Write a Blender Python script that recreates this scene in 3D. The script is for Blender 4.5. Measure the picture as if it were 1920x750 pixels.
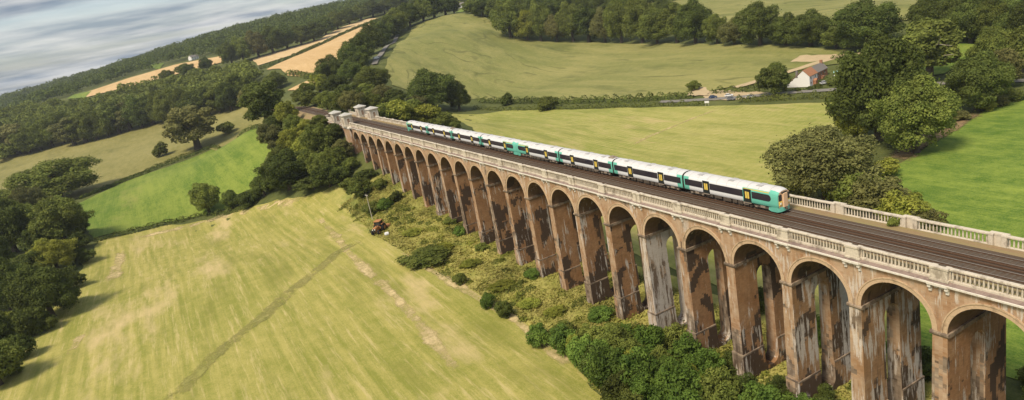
import bpy, bmesh, math, random
import numpy as np
from mathutils import Vector, Matrix
from mathutils.geometry import delaunay_2d_cdt

for o in list(bpy.data.objects): bpy.data.objects.remove(o, do_unlink=True)
HAZE = 0.00007
scene = bpy.context.scene
COL = scene.collection
RNG = np.random.default_rng(7)

# ------------------------------------------------------------------ camera
CAM = np.array([40.705, -70.541, 66.913])
CR = np.array([0.47609861, 0.86003325, -0.18350184])
CU = np.array([-0.16450856, 0.29208879, 0.94213644])
CF = np.array([-0.86386749, 0.41836223, -0.28054589])
FPX = 1265.43
cd = bpy.data.cameras.new('camera'); cam = bpy.data.objects.new('camera', cd); COL.objects.link(cam)
cd.sensor_width = 36.0; cd.lens = FPX / 1920 * 36.0; cd.clip_start = 1.0; cd.clip_end = 30000.0
m = Matrix.Identity(4)
for i in range(3):
    m[i][0] = CR[i]; m[i][1] = CU[i]; m[i][2] = -CF[i]; m[i][3] = CAM[i]
cam.matrix_world = m
scene.camera = cam
scene.render.resolution_x = 1024; scene.render.resolution_y = 400

# ------------------------------------------------------------------ light
SUN_AZ = math.atan2(-0.86, 0.30)      # direction towards the sun, measured in the ground plane
SUN_EL = math.radians(52)
sun_dir = Vector((math.cos(SUN_EL) * math.cos(SUN_AZ), math.cos(SUN_EL) * math.sin(SUN_AZ), math.sin(SUN_EL)))
sl = bpy.data.lights.new('sun', 'SUN'); sl.energy = 2.4; sl.angle = math.radians(16.0); sl.color = (1.0, 0.88, 0.70)
so = bpy.data.objects.new('sun', sl); COL.objects.link(so); so.location = (0, 0, 300)
so.rotation_euler = sun_dir.to_track_quat('Z', 'Y').to_euler()
world = bpy.data.worlds.new('World'); scene.world = world; world.use_nodes = True
wn = world.node_tree.nodes; wl = world.node_tree.links; wn.clear()
w_out = wn.new('ShaderNodeOutputWorld'); w_bg = wn.new('ShaderNodeBackground')
sky = wn.new('ShaderNodeTexSky'); sky.sky_type = 'NISHITA'; sky.sun_disc = False
sky.sun_elevation = SUN_EL; sky.sun_rotation = math.atan2(sun_dir.x, sun_dir.y)
sky.air_density = 1.0; sky.dust_density = 2.0; sky.ozone_density = 1.0
# thin cloud sheets: noise on a plane high above, found by dividing the view vector by its height
tc = wn.new('ShaderNodeTexCoord'); sp = wn.new('ShaderNodeSeparateXYZ'); wl.new(tc.outputs['Generated'], sp.inputs[0])
mx = wn.new('ShaderNodeMath'); mx.operation = 'MAXIMUM'; mx.inputs[1].default_value = 0.0; wl.new(sp.outputs[2], mx.inputs[0])
ad = wn.new('ShaderNodeMath'); ad.operation = 'ADD'; ad.inputs[1].default_value = 0.10; wl.new(mx.outputs[0], ad.inputs[0])
dx = wn.new('ShaderNodeMath'); dx.operation = 'DIVIDE'; wl.new(sp.outputs[0], dx.inputs[0]); wl.new(ad.outputs[0], dx.inputs[1])
dy = wn.new('ShaderNodeMath'); dy.operation = 'DIVIDE'; wl.new(sp.outputs[1], dy.inputs[0]); wl.new(ad.outputs[0], dy.inputs[1])
cb = wn.new('ShaderNodeCombineXYZ'); wl.new(dx.outputs[0], cb.inputs[0]); wl.new(dy.outputs[0], cb.inputs[1])
mp = wn.new('ShaderNodeMapping'); mp.inputs['Rotation'].default_value = (0, 0, math.radians(25)); mp.inputs['Scale'].default_value = (0.66, 0.42, 1); wl.new(cb.outputs[0], mp.inputs[0])
n1 = wn.new('ShaderNodeTexNoise'); n1.inputs['Scale'].default_value = 1.5; n1.inputs['Detail'].default_value = 7; n1.inputs['Roughness'].default_value = 0.5
n1.inputs['Distortion'].default_value = 0.6; wl.new(mp.outputs[0], n1.inputs['Vector'])
cr = wn.new('ShaderNodeValToRGB'); cr.color_ramp.elements[0].position = 0.36; cr.color_ramp.elements[1].position = 0.60
cr.color_ramp.elements[0].color = (0.30, 0.30, 0.30, 1); cr.color_ramp.elements[1].color = (1, 1, 1, 1); wl.new(n1.outputs[0], cr.inputs[0])
n2 = wn.new('ShaderNodeTexNoise'); n2.inputs['Scale'].default_value = 3.2; n2.inputs['Detail'].default_value = 6; wl.new(mp.outputs[0], n2.inputs['Vector'])
cr2 = wn.new('ShaderNodeValToRGB'); cr2.color_ramp.elements[0].position = 0.36; cr2.color_ramp.elements[1].position = 0.64
cr2.color_ramp.elements[0].color = (1.45, 1.80, 2.25, 1); cr2.color_ramp.elements[1].color = (4.35, 4.35, 4.25, 1); wl.new(n2.outputs[0], cr2.inputs[0])
mixs = wn.new('ShaderNodeMix'); mixs.data_type = 'RGBA'; wl.new(cr.outputs[0], mixs.inputs[0]); wl.new(sky.outputs[0], mixs.inputs[6]); wl.new(cr2.outputs[0], mixs.inputs[7])
wl.new(mixs.outputs[2], w_bg.inputs[0]); w_bg.inputs[1].default_value = 0.10; wl.new(w_bg.outputs[0], w_out.inputs[0])

scene.view_settings.view_transform = 'Standard'; scene.view_settings.look = 'None'
scene.view_settings.exposure = 0.86; scene.view_settings.gamma = 1.0; scene.view_settings.use_curve_mapping = False

# ------------------------------------------------------------------ helpers
def ray(px, py):
    d = CF * FPX + CR * (px - 960) + CU * (375 - py)
    return d / np.linalg.norm(d)
def at_z(px, py, z):
    d = ray(px, py); return CAM + d * ((z - CAM[2]) / d[2])
def at_d(px, py, dist):
    d = ray(px, py); return CAM + d * (dist / math.hypot(d[0], d[1]))
def proj(P):
    d = np.asarray(P, float) - CAM; z = d @ CF
    return np.stack([960 + FPX * (d @ CR) / z, 375 - FPX * (d @ CU) / z, z], -1)

# ------------------------------------------------------------------ terrain: a thin-plate surface through surveyed heights
ctrl = [(60,-100,0),(0,-200,0),(-100,-100,0),(-200,-60,.3),(-160,-125,0),(-300,-110,0),(-90,-12,.6),(-30,-2,1),(20,0,1),(60,0,1),(-83,0,.9),(-104,0,1.5),(-125,0,1.9),
 (-145,0,3.8),(-166,0,5),(-177,0,6.6),(-210,0,11),(-230,0,13),(-244,-3,16),(-244,14,17),(-200,16,9),(-150,25,2.5),(60,60,0),(-50,60,0),(-100,130,0),(-80,200,0),(-210,181,0),
 (-333,138,1),(-200,100,0),(-120,60,0.5),(-262,5,27.2),(-285,5,27.9),(-330,5,28.1),(-380,6,28.2),(-430,6,28.3),(-262,-16,13),(-300,-26,15),(-350,-32,16),(-200,-14,3.5),(-230,-14,7),(-262,30,19),(-320,40,24),(-230,34,10),
 (120,-300,0),(200,0,0),(150,250,0),(300,-300,2),(400,300,2),(0,320,1),(-180,-250,0),(-60,-330,0),(600,0,6),(300,700,10),(300,-800,8),(-200,-700,5),(-900,-900,15)]
for px, py, z in [(495,250,11),(500,340,5.5),(150,370,1),(170,445,0.3),(360,270,7),(460,210,15),(10,350,0),(60,300,2),(240,255,7),(400,200,18),(560,160,29),(595,137,33),
 (880,190,2),(740,160,23),(800,178,12),(1000,180,2),(1200,185,1),(1300,120,6),(850,230,4)]:
    ctrl.append(tuple(at_z(px, py, z)[:2]) + (z,))
for px, py, d in [(150,180,1250),(240,155,1250),(400,118,1150),(520,135,760),(660,65,1050),(600,85,1050),(0,192,3300),(240,126,2000),(480,56,1750),(700,20,1500),(850,30,820),(730,110,600),(740,80,760),(800,110,610),(790,70,690),
 (1000,76,690),(1200,80,600),(1400,86,470),(1570,95,420),(1400,12,690),(1700,10,500),(1560,10,600),(1900,60,420),(1900,0,560),(1000,10,1000),(100,185,1900),(1250,10,800)]:
    ctrl.append(tuple(at_d(px, py, d)))
for a, z in [(100,40),(125,110),(150,125),(170,110),(185,60),(200,40),(220,30),(250,20),(290,15),(330,15),(10,20),(50,25),(80,30)]:
    ctrl.append((CAM[0] + 4300 * math.cos(math.radians(a)), CAM[1] + 4300 * math.sin(math.radians(a)), z))
ctrl = np.array(ctrl, float); TS = 500.0
def _phi(r2): return 0.5 * r2 * np.log(r2 + 1e-9)
cx = ctrl[:, :2] / TS; nC = len(cx)
A = _phi(((cx[:, None] - cx[None]) ** 2).sum(-1)) + np.eye(nC) * 1e-4
Pm = np.c_[np.ones(nC), cx]
M = np.block([[A, Pm], [Pm.T, np.zeros((3, 3))]])
TW = np.linalg.solve(M, np.r_[ctrl[:, 2], 0, 0, 0])
def tz(x, y):
    x = np.asarray(x, float); y = np.asarray(y, float); sh = x.shape
    q = np.c_[x.ravel(), y.ravel()] / TS; out = np.empty(len(q))
    for i in range(0, len(q), 8000):
        b = q[i:i + 8000]
        out[i:i + 8000] = _phi(((b[:, None] - cx[None]) ** 2).sum(-1)) @ TW[:nC] + TW[nC] + b @ TW[nC + 1:]
    return out.reshape(sh)
TT = np.exp(np.linspace(math.log(70), math.log(6000), 500))
def g(px, py):
    """the spot on the terrain seen at a place in the survey photograph"""
    d = ray(px, py); P = CAM + d * TT[:, None]
    h = P[:, 2] - tz(P[:, 0], P[:, 1]); idx = np.where(h < 0)[0]
    if len(idx) == 0: i = len(TT) - 1; t = TT[i]
    else:
        i = max(idx[0], 1); a, b = h[i - 1], h[i]; t = TT[i - 1] + (TT[i] - TT[i - 1]) * a / (a - b)
    q = CAM + d * t
    return np.array([q[0], q[1], float(tz(q[0], q[1]))])

# ------------------------------------------------------------------ materials
MATS = {}
class NT:
    def __init__(s, name):
        s.m = bpy.data.materials.new(name); s.m.use_nodes = True; s.t = s.m.node_tree; s.n = s.t.nodes; s.l = s.t.links
        s.b = s.n['Principled BSDF']; s.b.inputs['Roughness'].default_value = 0.85; s.b.inputs['Specular IOR Level'].default_value = 0.2
        s.pos = s.n.new('ShaderNodeNewGeometry').outputs['Position']
    def mapping(s, scale=(1, 1, 1), rot=0.0, src=None, loc=(0, 0, 0)):
        k = s.n.new('ShaderNodeMapping'); k.inputs['Scale'].default_value = scale; k.inputs['Rotation'].default_value = (0, 0, rot); k.inputs['Location'].default_value = loc
        s.l.new(src or s.pos, k.inputs[0]); return k.outputs[0]
    def noise(s, vec, scale, detail=4, rough=0.5, dist=0.0):
        k = s.n.new('ShaderNodeTexNoise'); k.inputs['Scale'].default_value = scale; k.inputs['Detail'].default_value = detail
        k.inputs['Roughness'].default_value = rough; k.inputs['Distortion'].default_value = dist; s.l.new(vec, k.inputs['Vector']); return k.outputs[0]
    def ramp(s, fac, stops):
        k = s.n.new('ShaderNodeValToRGB'); e = k.color_ramp.elements
        while len(e) < len(stops): e.new(0.5)
        for el, (p, c) in zip(e, stops):
            el.position = p; el.color = (c, c, c, 1) if isinstance(c, (int, float)) else tuple(c) + (1,)
        s.l.new(fac, k.inputs[0]); return k.outputs[0]
    def mix(s, fac, a, b, mode='MIX'):
        k = s.n.new('ShaderNodeMix'); k.data_type = 'RGBA'; k.blend_type = mode
        for v, i in ((fac, 0), (a, 6), (b, 7)):
            if isinstance(v, (int, float)): k.inputs[i].default_value = v
            elif isinstance(v, tuple): k.inputs[i].default_value = v + (1,)
            else: s.l.new(v, k.inputs[i])
        return k.outputs[2]
    def math(s, op, a, b=None):
        k = s.n.new('ShaderNodeMath'); k.operation = op
        for i, v in enumerate((a, b)):
            if v is None: continue
            if isinstance(v, (int, float)): k.inputs[i].default_value = v
            else: s.l.new(v, k.inputs[i])
        return k.outputs[0]
    def sep(s, v):
        k = s.n.new('ShaderNodeSeparateXYZ'); s.l.new(v, k.inputs[0]); return k.outputs
    def comb(s, x, y, z=0.0):
        k = s.n.new('ShaderNodeCombineXYZ')
        for i, v in enumerate((x, y, z)):
            if isinstance(v, (int, float)): k.inputs[i].default_value = v
            else: s.l.new(v, k.inputs[i])
        return k.outputs[0]
    def bump(s, h, strength=0.3, dist=0.1):
        k = s.n.new('ShaderNodeBump'); k.inputs['Strength'].default_value = strength; k.inputs['Distance'].default_value = dist
        s.l.new(h, k.inputs['Height']); s.l.new(k.outputs[0], s.b.inputs['Normal'])
    def col(s, c):
        if isinstance(c, tuple): s.b.inputs['Base Color'].default_value = c + (1,)
        else: s.l.new(c, s.b.inputs['Base Color'])
        return s
def plain(name, c, rough=0.6, metal=0.0, var=0.15, scale=1.5):
    t = NT(name); n = t.noise(t.pos, scale, 4)
    t.col(t.mix(n, tuple(x * (1 - var) for x in c), tuple(min(1, x * (1 + var)) for x in c)))
    t.b.inputs['Roughness'].default_value = rough; t.b.inputs['Metallic'].default_value = metal
    MATS[name] = t.m; return t.m
def field_mat(name, lo, hi, accent=None, ang=0.0, stretch=0.12, s1=0.02, s2=0.35, stripe=0.0, acc=(0.58, 0.72), macro=0.5, relief=0.25, trace=None, strokes=None, mow=0.0, grain=0.42):
    """mown or growing ground: broad patches, drawn-out swaths along one bearing, fine tufts, dry patches"""
    t = NT(name)
    big = t.noise(t.pos, s1, 5, 0.55)
    st = t.noise(t.mapping((stretch, 1, 1), -ang), s2, 5, 0.6)
    st2 = t.noise(t.mapping((stretch * 0.35, 1, 1), -ang), s2 * 0.45, 3, 0.5)
    fine = t.noise(t.pos, 1.1, 5, 0.7)
    mid = t.noise(t.mapping((1, 1, 1), 0, None, (31, 17, 0)), 0.28, 4, 0.65); fine2 = t.noise(t.pos, 3.2, 3, 0.8)
    gr = t.math('ADD', t.math('MULTIPLY', t.math('SUBTRACT', mid, 0.5), grain), t.math('MULTIPLY', t.math('SUBTRACT', fine2, 0.5), grain * 1.5))
    f = t.math('ADD', t.math('ADD', t.math('MULTIPLY', big, macro), gr), t.math('ADD', t.math('MULTIPLY', st, 0.45), t.math('MULTIPLY', fine, 0.28)))
    if mow:
        py_ = t.sep(t.mapping((1, 1, 1), -ang))[1]; wob_ = t.noise(t.mapping((0.02, 0.2, 1), -ang), 0.5, 2)
        ln = t.math('SINE', t.math('ADD', t.math('MULTIPLY', py_, 2.05), t.math('MULTIPLY', wob_, 9.0)))
        gt = t.ramp(t.noise(t.mapping((0.2, 1, 1), -ang, None, (77, 5, 0)), 0.05, 3), [(0.42, 0.15), (0.62, 1.0)])
        f = t.math('ADD', f, t.math('MULTIPLY', t.math('MULTIPLY', ln, gt), mow))
    lines = t.noise(t.mapping((0.012, 1, 1), -ang), 1.7, 2, 0.5)
    if stripe: f = t.math('ADD', f, t.math('MULTIPLY', t.math('SUBTRACT', lines, 0.5), stripe * 0.8))
    if stripe: f = t.math('ADD', f, t.math('MULTIPLY', t.math('SUBTRACT', st2, 0.5), stripe))
    f = t.ramp(f, [(0.5 * (macro + 0.73) - 0.17, 0.0), (0.5 * (macro + 0.73) + 0.17, 1.0)])
    c = t.mix(f, lo, hi)
    if accent:
        a = t.noise(t.mapping((0.32, 1, 1), -ang, loc=(13, 7, 0)), 0.045, 7, 0.66)
        c = t.mix(t.ramp(a, [(acc[0], 0.0), (acc[1], 0.85)]), c, accent)
    if strokes:
        for da, lo_, sc in ((0.0, 0.555, 0.8), (0.10, 0.575, 0.55), (-0.14, 0.585, 0.5)):
            k_ = t.noise(t.mapping((0.07, 1, 1), -(ang + da), loc=(5 + 40 * da, 11, 0)), sc, 6, 0.74)
            c = t.mix(t.ramp(k_, [(lo_, 0.0), (lo_ + 0.11, 0.55)]), c, strokes)
        dk = t.noise(t.mapping((0.25, 1, 1), -ang, loc=(50, 3, 0)), 0.10, 5, 0.6); c = t.mix(t.ramp(dk, [(0.53, 0.0), (0.66, 0.55)]), c, tuple(k * 0.80 for k in lo))
    if trace:
        w = t.noise(t.mapping((0.30, 1, 1), -ang, loc=(2, 31, 0)), 0.018, 3, 0.45); w = t.math('ABSOLUTE', t.math('SUBTRACT', t.math('FRACT', t.math('MULTIPLY', w, 9.0)), 0.5))
        gate = t.ramp(t.noise(t.pos, 0.03, 3), [(0.47, 0.0), (0.58, 1.0)])
        c = t.mix(t.math('MULTIPLY', t.ramp(w, [(0.0, 0.75), (0.10, 0.0)]), gate), c, trace)
    t.col(c); t.b.inputs['Roughness'].default_value = 0.95
    t.bump(t.math('ADD', fine, st), relief, 0.5)
    MATS[name] = t.m; return t.m
def leaf_mat(name, lo, hi, tip=None):
    t = NT(name)
    oi = t.n.new('ShaderNodeObjectInfo')
    n = t.noise(t.pos, 0.34, 3, 0.6); n2 = t.noise(t.pos, 2.2, 2)
    f = t.ramp(t.math('ADD', t.math('MULTIPLY', n, 0.75), t.math('MULTIPLY', n2, 0.25)), [(0.33, 0.0), (0.67, 1.0)])
    c = t.mix(f, lo, hi)
    lt = t.ramp(t.noise(t.pos, 0.075, 3, 0.6), [(0.32, 0.66), (0.68, 1.36)]); c = t.mix(1.0, c, lt, 'MULTIPLY')
    rv = t.math('ADD', 0.72, t.math('MULTIPLY', oi.outputs['Random'], 0.56))
    c = t.mix(1.0, c, t.comb(rv, rv, t.math('MULTIPLY', rv, 1.0)), 'MULTIPLY')
    warm = t.math('FRACT', t.math('MULTIPLY', oi.outputs['Random'], 7.31))
    c = t.mix(t.math('MULTIPLY', warm, 0.28), c, tip or (0.11, 0.10, 0.025))
    t.col(c); t.b.inputs['Roughness'].default_value = 0.7; t.b.inputs['Specular IOR Level'].default_value = 0.06
    tr = t.n.new('ShaderNodeBsdfTranslucent'); t.l.new(c, tr.inputs[0])
    ms = t.n.new('ShaderNodeMixShader'); ms.inputs[0].default_value = 0.30
    t.l.new(t.b.outputs[0], ms.inputs[1]); t.l.new(tr.outputs[0], ms.inputs[2]); t.l.new(ms.outputs[0], t.n['Material Output'].inputs[0])
    MATS[name] = t.m; return t.m

leaf_mat('leaf_dark', (0.052, 0.078, 0.019), (0.150, 0.186, 0.042))
leaf_mat('leaf_mid', (0.085, 0.117, 0.024), (0.227, 0.256, 0.057))
leaf_mat('leaf_light', (0.150, 0.186, 0.032), (0.354, 0.362, 0.066), (0.300, 0.266, 0.040))
leaf_mat('leaf_willow', (0.095, 0.109, 0.035), (0.232, 0.230, 0.079), (0.232, 0.189, 0.061))
leaf_mat('leaf_lush', (0.063, 0.113, 0.024), (0.195, 0.274, 0.051), (0.106, 0.195, 0.026))
plain('bark', (0.085, 0.068, 0.05), 0.95, var=0.4, scale=3)
plain('dead_wood', (0.30, 0.26, 0.20), 0.9, var=0.25, scale=2)

def brick_mat(name, orange, dark, pale, white_amt=0.60, dark_shift=0.0):
    t = NT(name); x, y, z = t.sep(t.pos)
    # weathering follows the courses: noise looked up on a grid of course heights and half bricks
    sn = t.n.new('ShaderNodeVectorMath'); sn.operation = 'SNAP'; sn.inputs[1].default_value = (0.46, 0.46, 0.30); t.l.new(t.pos, sn.inputs[0])
    q = sn.outputs[0]
    base = t.mix(t.ramp(t.noise(q, 0.45, 4, 0.6), [(0.33, 0), (0.67, 1)]), orange, pale)
    base = t.mix(t.ramp(t.noise(t.mapping((1, 1, 0.35)), 0.9, 5, 0.65), [(0.46, 0.0), (0.72, 0.55)]), base, tuple(c * 0.62 for c in orange))
    per = t.noise(q, 9.0, 1); base = t.mix(t.ramp(per, [(0.4, 0.0), (0.7, 0.30)]), base, tuple(c * 0.55 for c in orange))
    dampf = t.math('ADD', t.noise(t.mapping((1, 0.75, 0.42), 0, q), 0.30, 4, 0.58, 0.5), t.math('MULTIPLY', t.math('SUBTRACT', 13.0, z), 0.0065))
    damp = t.ramp(dampf, [(0.510 + dark_shift, 0.0), (0.522 + dark_shift, 0.95)])
    c = t.mix(damp, base, dark)
    # lime runs: white, drawn downwards
    wf = t.math('MULTIPLY', t.noise(t.mapping((1, 1, 0.10), loc=(3, 5, 1)), 1.7, 6, 0.74), t.math('ADD', 0.40, t.math('MULTIPLY', t.noise(t.mapping((1, 1, 0.5), 0, None, (7, 1, 3)), 0.30, 3), 1.2)))
    c = t.mix(t.ramp(wf, [(white_amt, 0.0), (white_amt + 0.045, 0.85)]), c, (0.60, 0.55, 0.49))
    br = t.n.new('ShaderNodeTexBrick'); br.inputs['Scale'].default_value = 1.0; br.inputs['Brick Width'].default_value = 0.46; br.inputs['Row Height'].default_value = 0.15
    br.inputs['Mortar Size'].default_value = 0.012; br.inputs['Color1'].default_value = (1, 1, 1, 1); br.inputs['Color2'].default_value = (0.82, 0.80, 0.78, 1); br.inputs['Mortar'].default_value = (0.72, 0.70, 0.66, 1)
    t.l.new(t.comb(t.math('ADD', x, y), z), br.inputs['Vector'])
    c = t.mix(0.8, c, t.mix(1.0, c, br.outputs[0], 'MULTIPLY'))
    # faces turned towards -y are mixed paler, broken up by noise
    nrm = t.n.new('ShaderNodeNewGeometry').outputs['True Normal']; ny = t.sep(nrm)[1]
    near_pale = t.math('MULTIPLY', t.ramp(t.math('MULTIPLY', ny, -1.0), [(0.6, 0.0), (0.95, 1.0)]), t.ramp(t.noise(t.mapping((1, 1, 0.30), 0, q), 1.3, 5, 0.7), [(0.40, 0.05), (0.66, 0.62)]))
    c = t.mix(near_pale, c, (0.52, 0.405, 0.285))
    strk = t.noise(t.mapping((1, 1, 0.05), loc=(9, 2, 4)), 1.6, 5, 0.7); c = t.mix(t.math('MULTIPLY', t.ramp(strk, [(0.56, 0.0), (0.68, 0.6)]), t.ramp(t.noise(t.pos, 0.33, 3), [(0.42, 0.0), (0.6, 1.0)])), c, tuple(k * 0.7 for k in dark))
    t.col(c); t.b.inputs['Roughness'].default_value = 0.9
    t.bump(br.outputs[1], -0.35, 0.02)
    MATS[name] = t.m
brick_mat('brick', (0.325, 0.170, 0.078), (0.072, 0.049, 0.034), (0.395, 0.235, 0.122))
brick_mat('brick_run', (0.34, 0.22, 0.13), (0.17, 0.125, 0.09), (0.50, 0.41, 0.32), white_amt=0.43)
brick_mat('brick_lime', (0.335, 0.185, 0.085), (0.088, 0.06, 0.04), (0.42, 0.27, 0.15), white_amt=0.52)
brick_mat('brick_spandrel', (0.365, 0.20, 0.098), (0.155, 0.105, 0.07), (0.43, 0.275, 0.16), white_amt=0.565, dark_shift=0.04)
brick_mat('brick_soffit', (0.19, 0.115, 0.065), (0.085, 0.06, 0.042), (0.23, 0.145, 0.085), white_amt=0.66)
def stone_mat(name, c, dirt, amt=0.5):
    t = NT(name)
    a = t.noise(t.mapping((1, 1, 0.6)), 0.9, 6, 0.65); b = t.noise(t.pos, 4.5, 4, 0.6)
    col = t.mix(t.ramp(b, [(0.35, 0.0), (0.7, 1.0)]), tuple(k * 0.82 for k in c), c)
    col = t.mix(t.ramp(a, [(amt, 0.0), (amt + 0.14, 0.75)]), col, dirt)
    lich = t.noise(t.pos, 1.9, 5, 0.7); col = t.mix(t.ramp(lich, [(0.60, 0.0), (0.70, 0.5)]), col, (0.25, 0.235, 0.13))
    t.col(col); t.b.inputs['Roughness'].default_value = 0.9; t.bump(b, 0.25, 0.03); MATS[name] = t.m
stone_mat('stone', (0.62, 0.545, 0.43), (0.24, 0.195, 0.145), 0.51)
stone_mat('stone_ledge', (0.29, 0.215, 0.18), (0.15, 0.11, 0.095), 0.50)
stone_mat('stone_white', (0.72, 0.665, 0.57), (0.38, 0.32, 0.25), 0.56)
stone_mat('ring', (0.55, 0.395, 0.25), (0.20, 0.135, 0.085), 0.53)
stone_mat('impost_stone', (0.33, 0.25, 0.175), (0.075, 0.055, 0.042), 0.42)
t = NT('ballast'); x, y, z = t.sep(t.pos)
b1 = t.noise(t.pos, 5.5, 3, 0.7); b2 = t.noise(t.mapping((0.05, 1, 1)), 0.9, 5, 0.6)
t.col(t.mix(t.ramp(b2, [(0.3, 0), (0.7, 1)]), t.mix(b1, (0.050, 0.034, 0.024), (0.105, 0.072, 0.050)), t.mix(b1, (0.070, 0.052, 0.038), (0.150, 0.110, 0.075)))); t.bump(b1, 0.8, 0.05); MATS['ballast'] = t.m
t = NT('cess'); b1 = t.noise(t.pos, 3.0, 4, 0.7); b2 = t.noise(t.mapping((0.2, 1, 1)), 0.7, 5, 0.6)
t.col(t.mix(t.ramp(b2, [(0.35, 0), (0.68, 1)]), t.mix(b1, (0.19, 0.125, 0.07), (0.34, 0.23, 0.13)), (0.26, 0.215, 0.09))); t.bump(b1, 0.6, 0.04); MATS['cess'] = t.m
plain('rail_top', (0.42, 0.36, 0.30), 0.38, 0.7, 0.1); plain('rail_rust', (0.10, 0.055, 0.032), 0.8, 0.0, 0.3, 3); plain('sleeper', (0.10, 0.078, 0.058), 0.9, 0, 0.4, 2)
# train
plain('train_white', (0.70, 0.70, 0.69), 0.38, 0, 0.05, 0.5); plain('train_roof', (0.57, 0.56, 0.545), 0.6, 0, 0.16, 0.8); plain('train_green', (0.14, 0.46, 0.35), 0.38, 0, 0.08, 0.6)
plain('vent_grey', (0.40, 0.39, 0.38), 0.7, 0, 0.2, 1); plain('train_deep_green', (0.035, 0.17, 0.135), 0.4, 0, 0.1); plain('train_dark', (0.022, 0.026, 0.024), 0.35, 0, 0.2); plain('train_yellow', (0.72, 0.52, 0.10), 0.45, 0, 0.06)
plain('train_peach', (0.70, 0.46, 0.28), 0.5, 0, 0.06); plain('underframe', (0.085, 0.068, 0.052), 0.85, 0, 0.35, 2); plain('gear_pale', (0.26, 0.21, 0.16), 0.8, 0, 0.3, 2); plain('lamp_glass', (0.8, 0.78, 0.7), 0.15)
t = NT('train_glass'); t.col((0.028, 0.024, 0.032)); t.b.inputs['Roughness'].default_value = 0.12; t.b.inputs['Specular IOR Level'].default_value = 0.5; MATS['train_glass'] = t.m
t = NT('glass'); t.col((0.03, 0.035, 0.04)); t.b.inputs['Roughness'].default_value = 0.1; t.b.inputs['Specular IOR Level'].default_value = 0.5; MATS['glass'] = t.m
plain('render_white', (0.78, 0.76, 0.72), 0.8, 0, 0.05); plain('house_brick', (0.33, 0.165, 0.095), 0.9, 0, 0.2, 4); plain('tile_red', (0.36, 0.17, 0.09), 0.85, 0, 0.25, 3); plain('slate', (0.20, 0.18, 0.165), 0.7, 0, 0.2, 3)
plain('lead_roof', (0.43, 0.415, 0.375), 0.8, 0, 0.12, 1.0); plain('niche_dark', (0.30, 0.20, 0.13), 0.9, 0, 0.2)
plain('paint_white', (0.72, 0.72, 0.71), 0.25); plain('paint_blue', (0.04, 0.06, 0.12), 0.25); plain('paint_grey', (0.16, 0.16, 0.17), 0.3); plain('paint_silver', (0.5, 0.5, 0.5), 0.3); plain('tyre', (0.02, 0.02, 0.02), 0.9)
plain('tractor_orange', (0.40, 0.185, 0.07), 0.6, 0, 0.3, 2); plain('pole_wood', (0.46, 0.42, 0.34), 0.8, 0, 0.15, 1); plain('tarp_teal', (0.30, 0.52, 0.46), 0.6)
plain('asphalt', (0.20, 0.185, 0.16), 0.9, 0, 0.2, 0.4); plain('sandy', (0.44, 0.34, 0.20), 0.95, 0, 0.25, 0.25); plain('bank_earth', (0.24, 0.165, 0.085), 0.95, 0, 0.35, 0.5)
# ground covers
field_mat('m_ground', (0.055, 0.070, 0.018), (0.125, 0.135, 0.036), None, 0, 0.5, 0.02, 0.2)
HAY_ANG = math.radians(183)
field_mat('m_hay', (0.215, 0.222, 0.040), (0.385, 0.335, 0.098), (0.54, 0.41, 0.21), HAY_ANG, 0.05, 0.016, 0.5, 0.30, (0.54, 0.68), 0.50, strokes=(0.54, 0.43, 0.20), mow=0.075)
field_mat('m_pasture', (0.095, 0.155, 0.018), (0.21, 0.255, 0.042), (0.27, 0.25, 0.075), math.radians(170), 0.10, 0.03, 0.30, 0.45, (0.60, 0.76))
field_mat('m_pale', (0.170, 0.162, 0.044), (0.275, 0.243, 0.085), (0.125, 0.125, 0.035), math.radians(150), 0.2, 0.015, 0.25, 0.0, (0.56, 0.75))
field_mat('m_wheat', (0.48, 0.315, 0.135), (0.60, 0.42, 0.21), None, math.radians(120), 0.06, 0.012, 0.20, 0.2)
field_mat('m_straw', (0.50, 0.35, 0.16), (0.62, 0.46, 0.26), None, math.radians(120), 0.06, 0.012, 0.20, 0.2)
field_mat('m_crop', (0.165, 0.177, 0.048), (0.28, 0.258, 0.088), (0.115, 0.128, 0.036), math.radians(75), 0.14, 0.010, 0.16, 0.45, (0.53, 0.68), 0.6, trace=(0.085, 0.095, 0.026))
field_mat('m_meadow', (0.215, 0.242, 0.044), (0.375, 0.340, 0.105), (0.48, 0.36, 0.17), math.radians(100), 0.10, 0.013, 0.30, 0.25, (0.57, 0.72), strokes=(0.50, 0.40, 0.18), mow=0.05)
field_mat('m_lush', (0.070, 0.135, 0.015), (0.225, 0.285, 0.045), (0.26, 0.23, 0.08), math.radians(60), 0.35, 0.06, 0.22, 0.3, (0.63, 0.78), 0.35)
field_mat('m_rough', (0.22, 0.23, 0.045), (0.42, 0.36, 0.115), (0.12, 0.155, 0.032), 0, 0.5, 0.04, 0.30, 0.0, (0.55, 0.66), 0.4, 0.4)
leaf_mat('grass_blade', (0.25, 0.27, 0.052), (0.50, 0.44, 0.14), (0.30, 0.24, 0.08))

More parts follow.
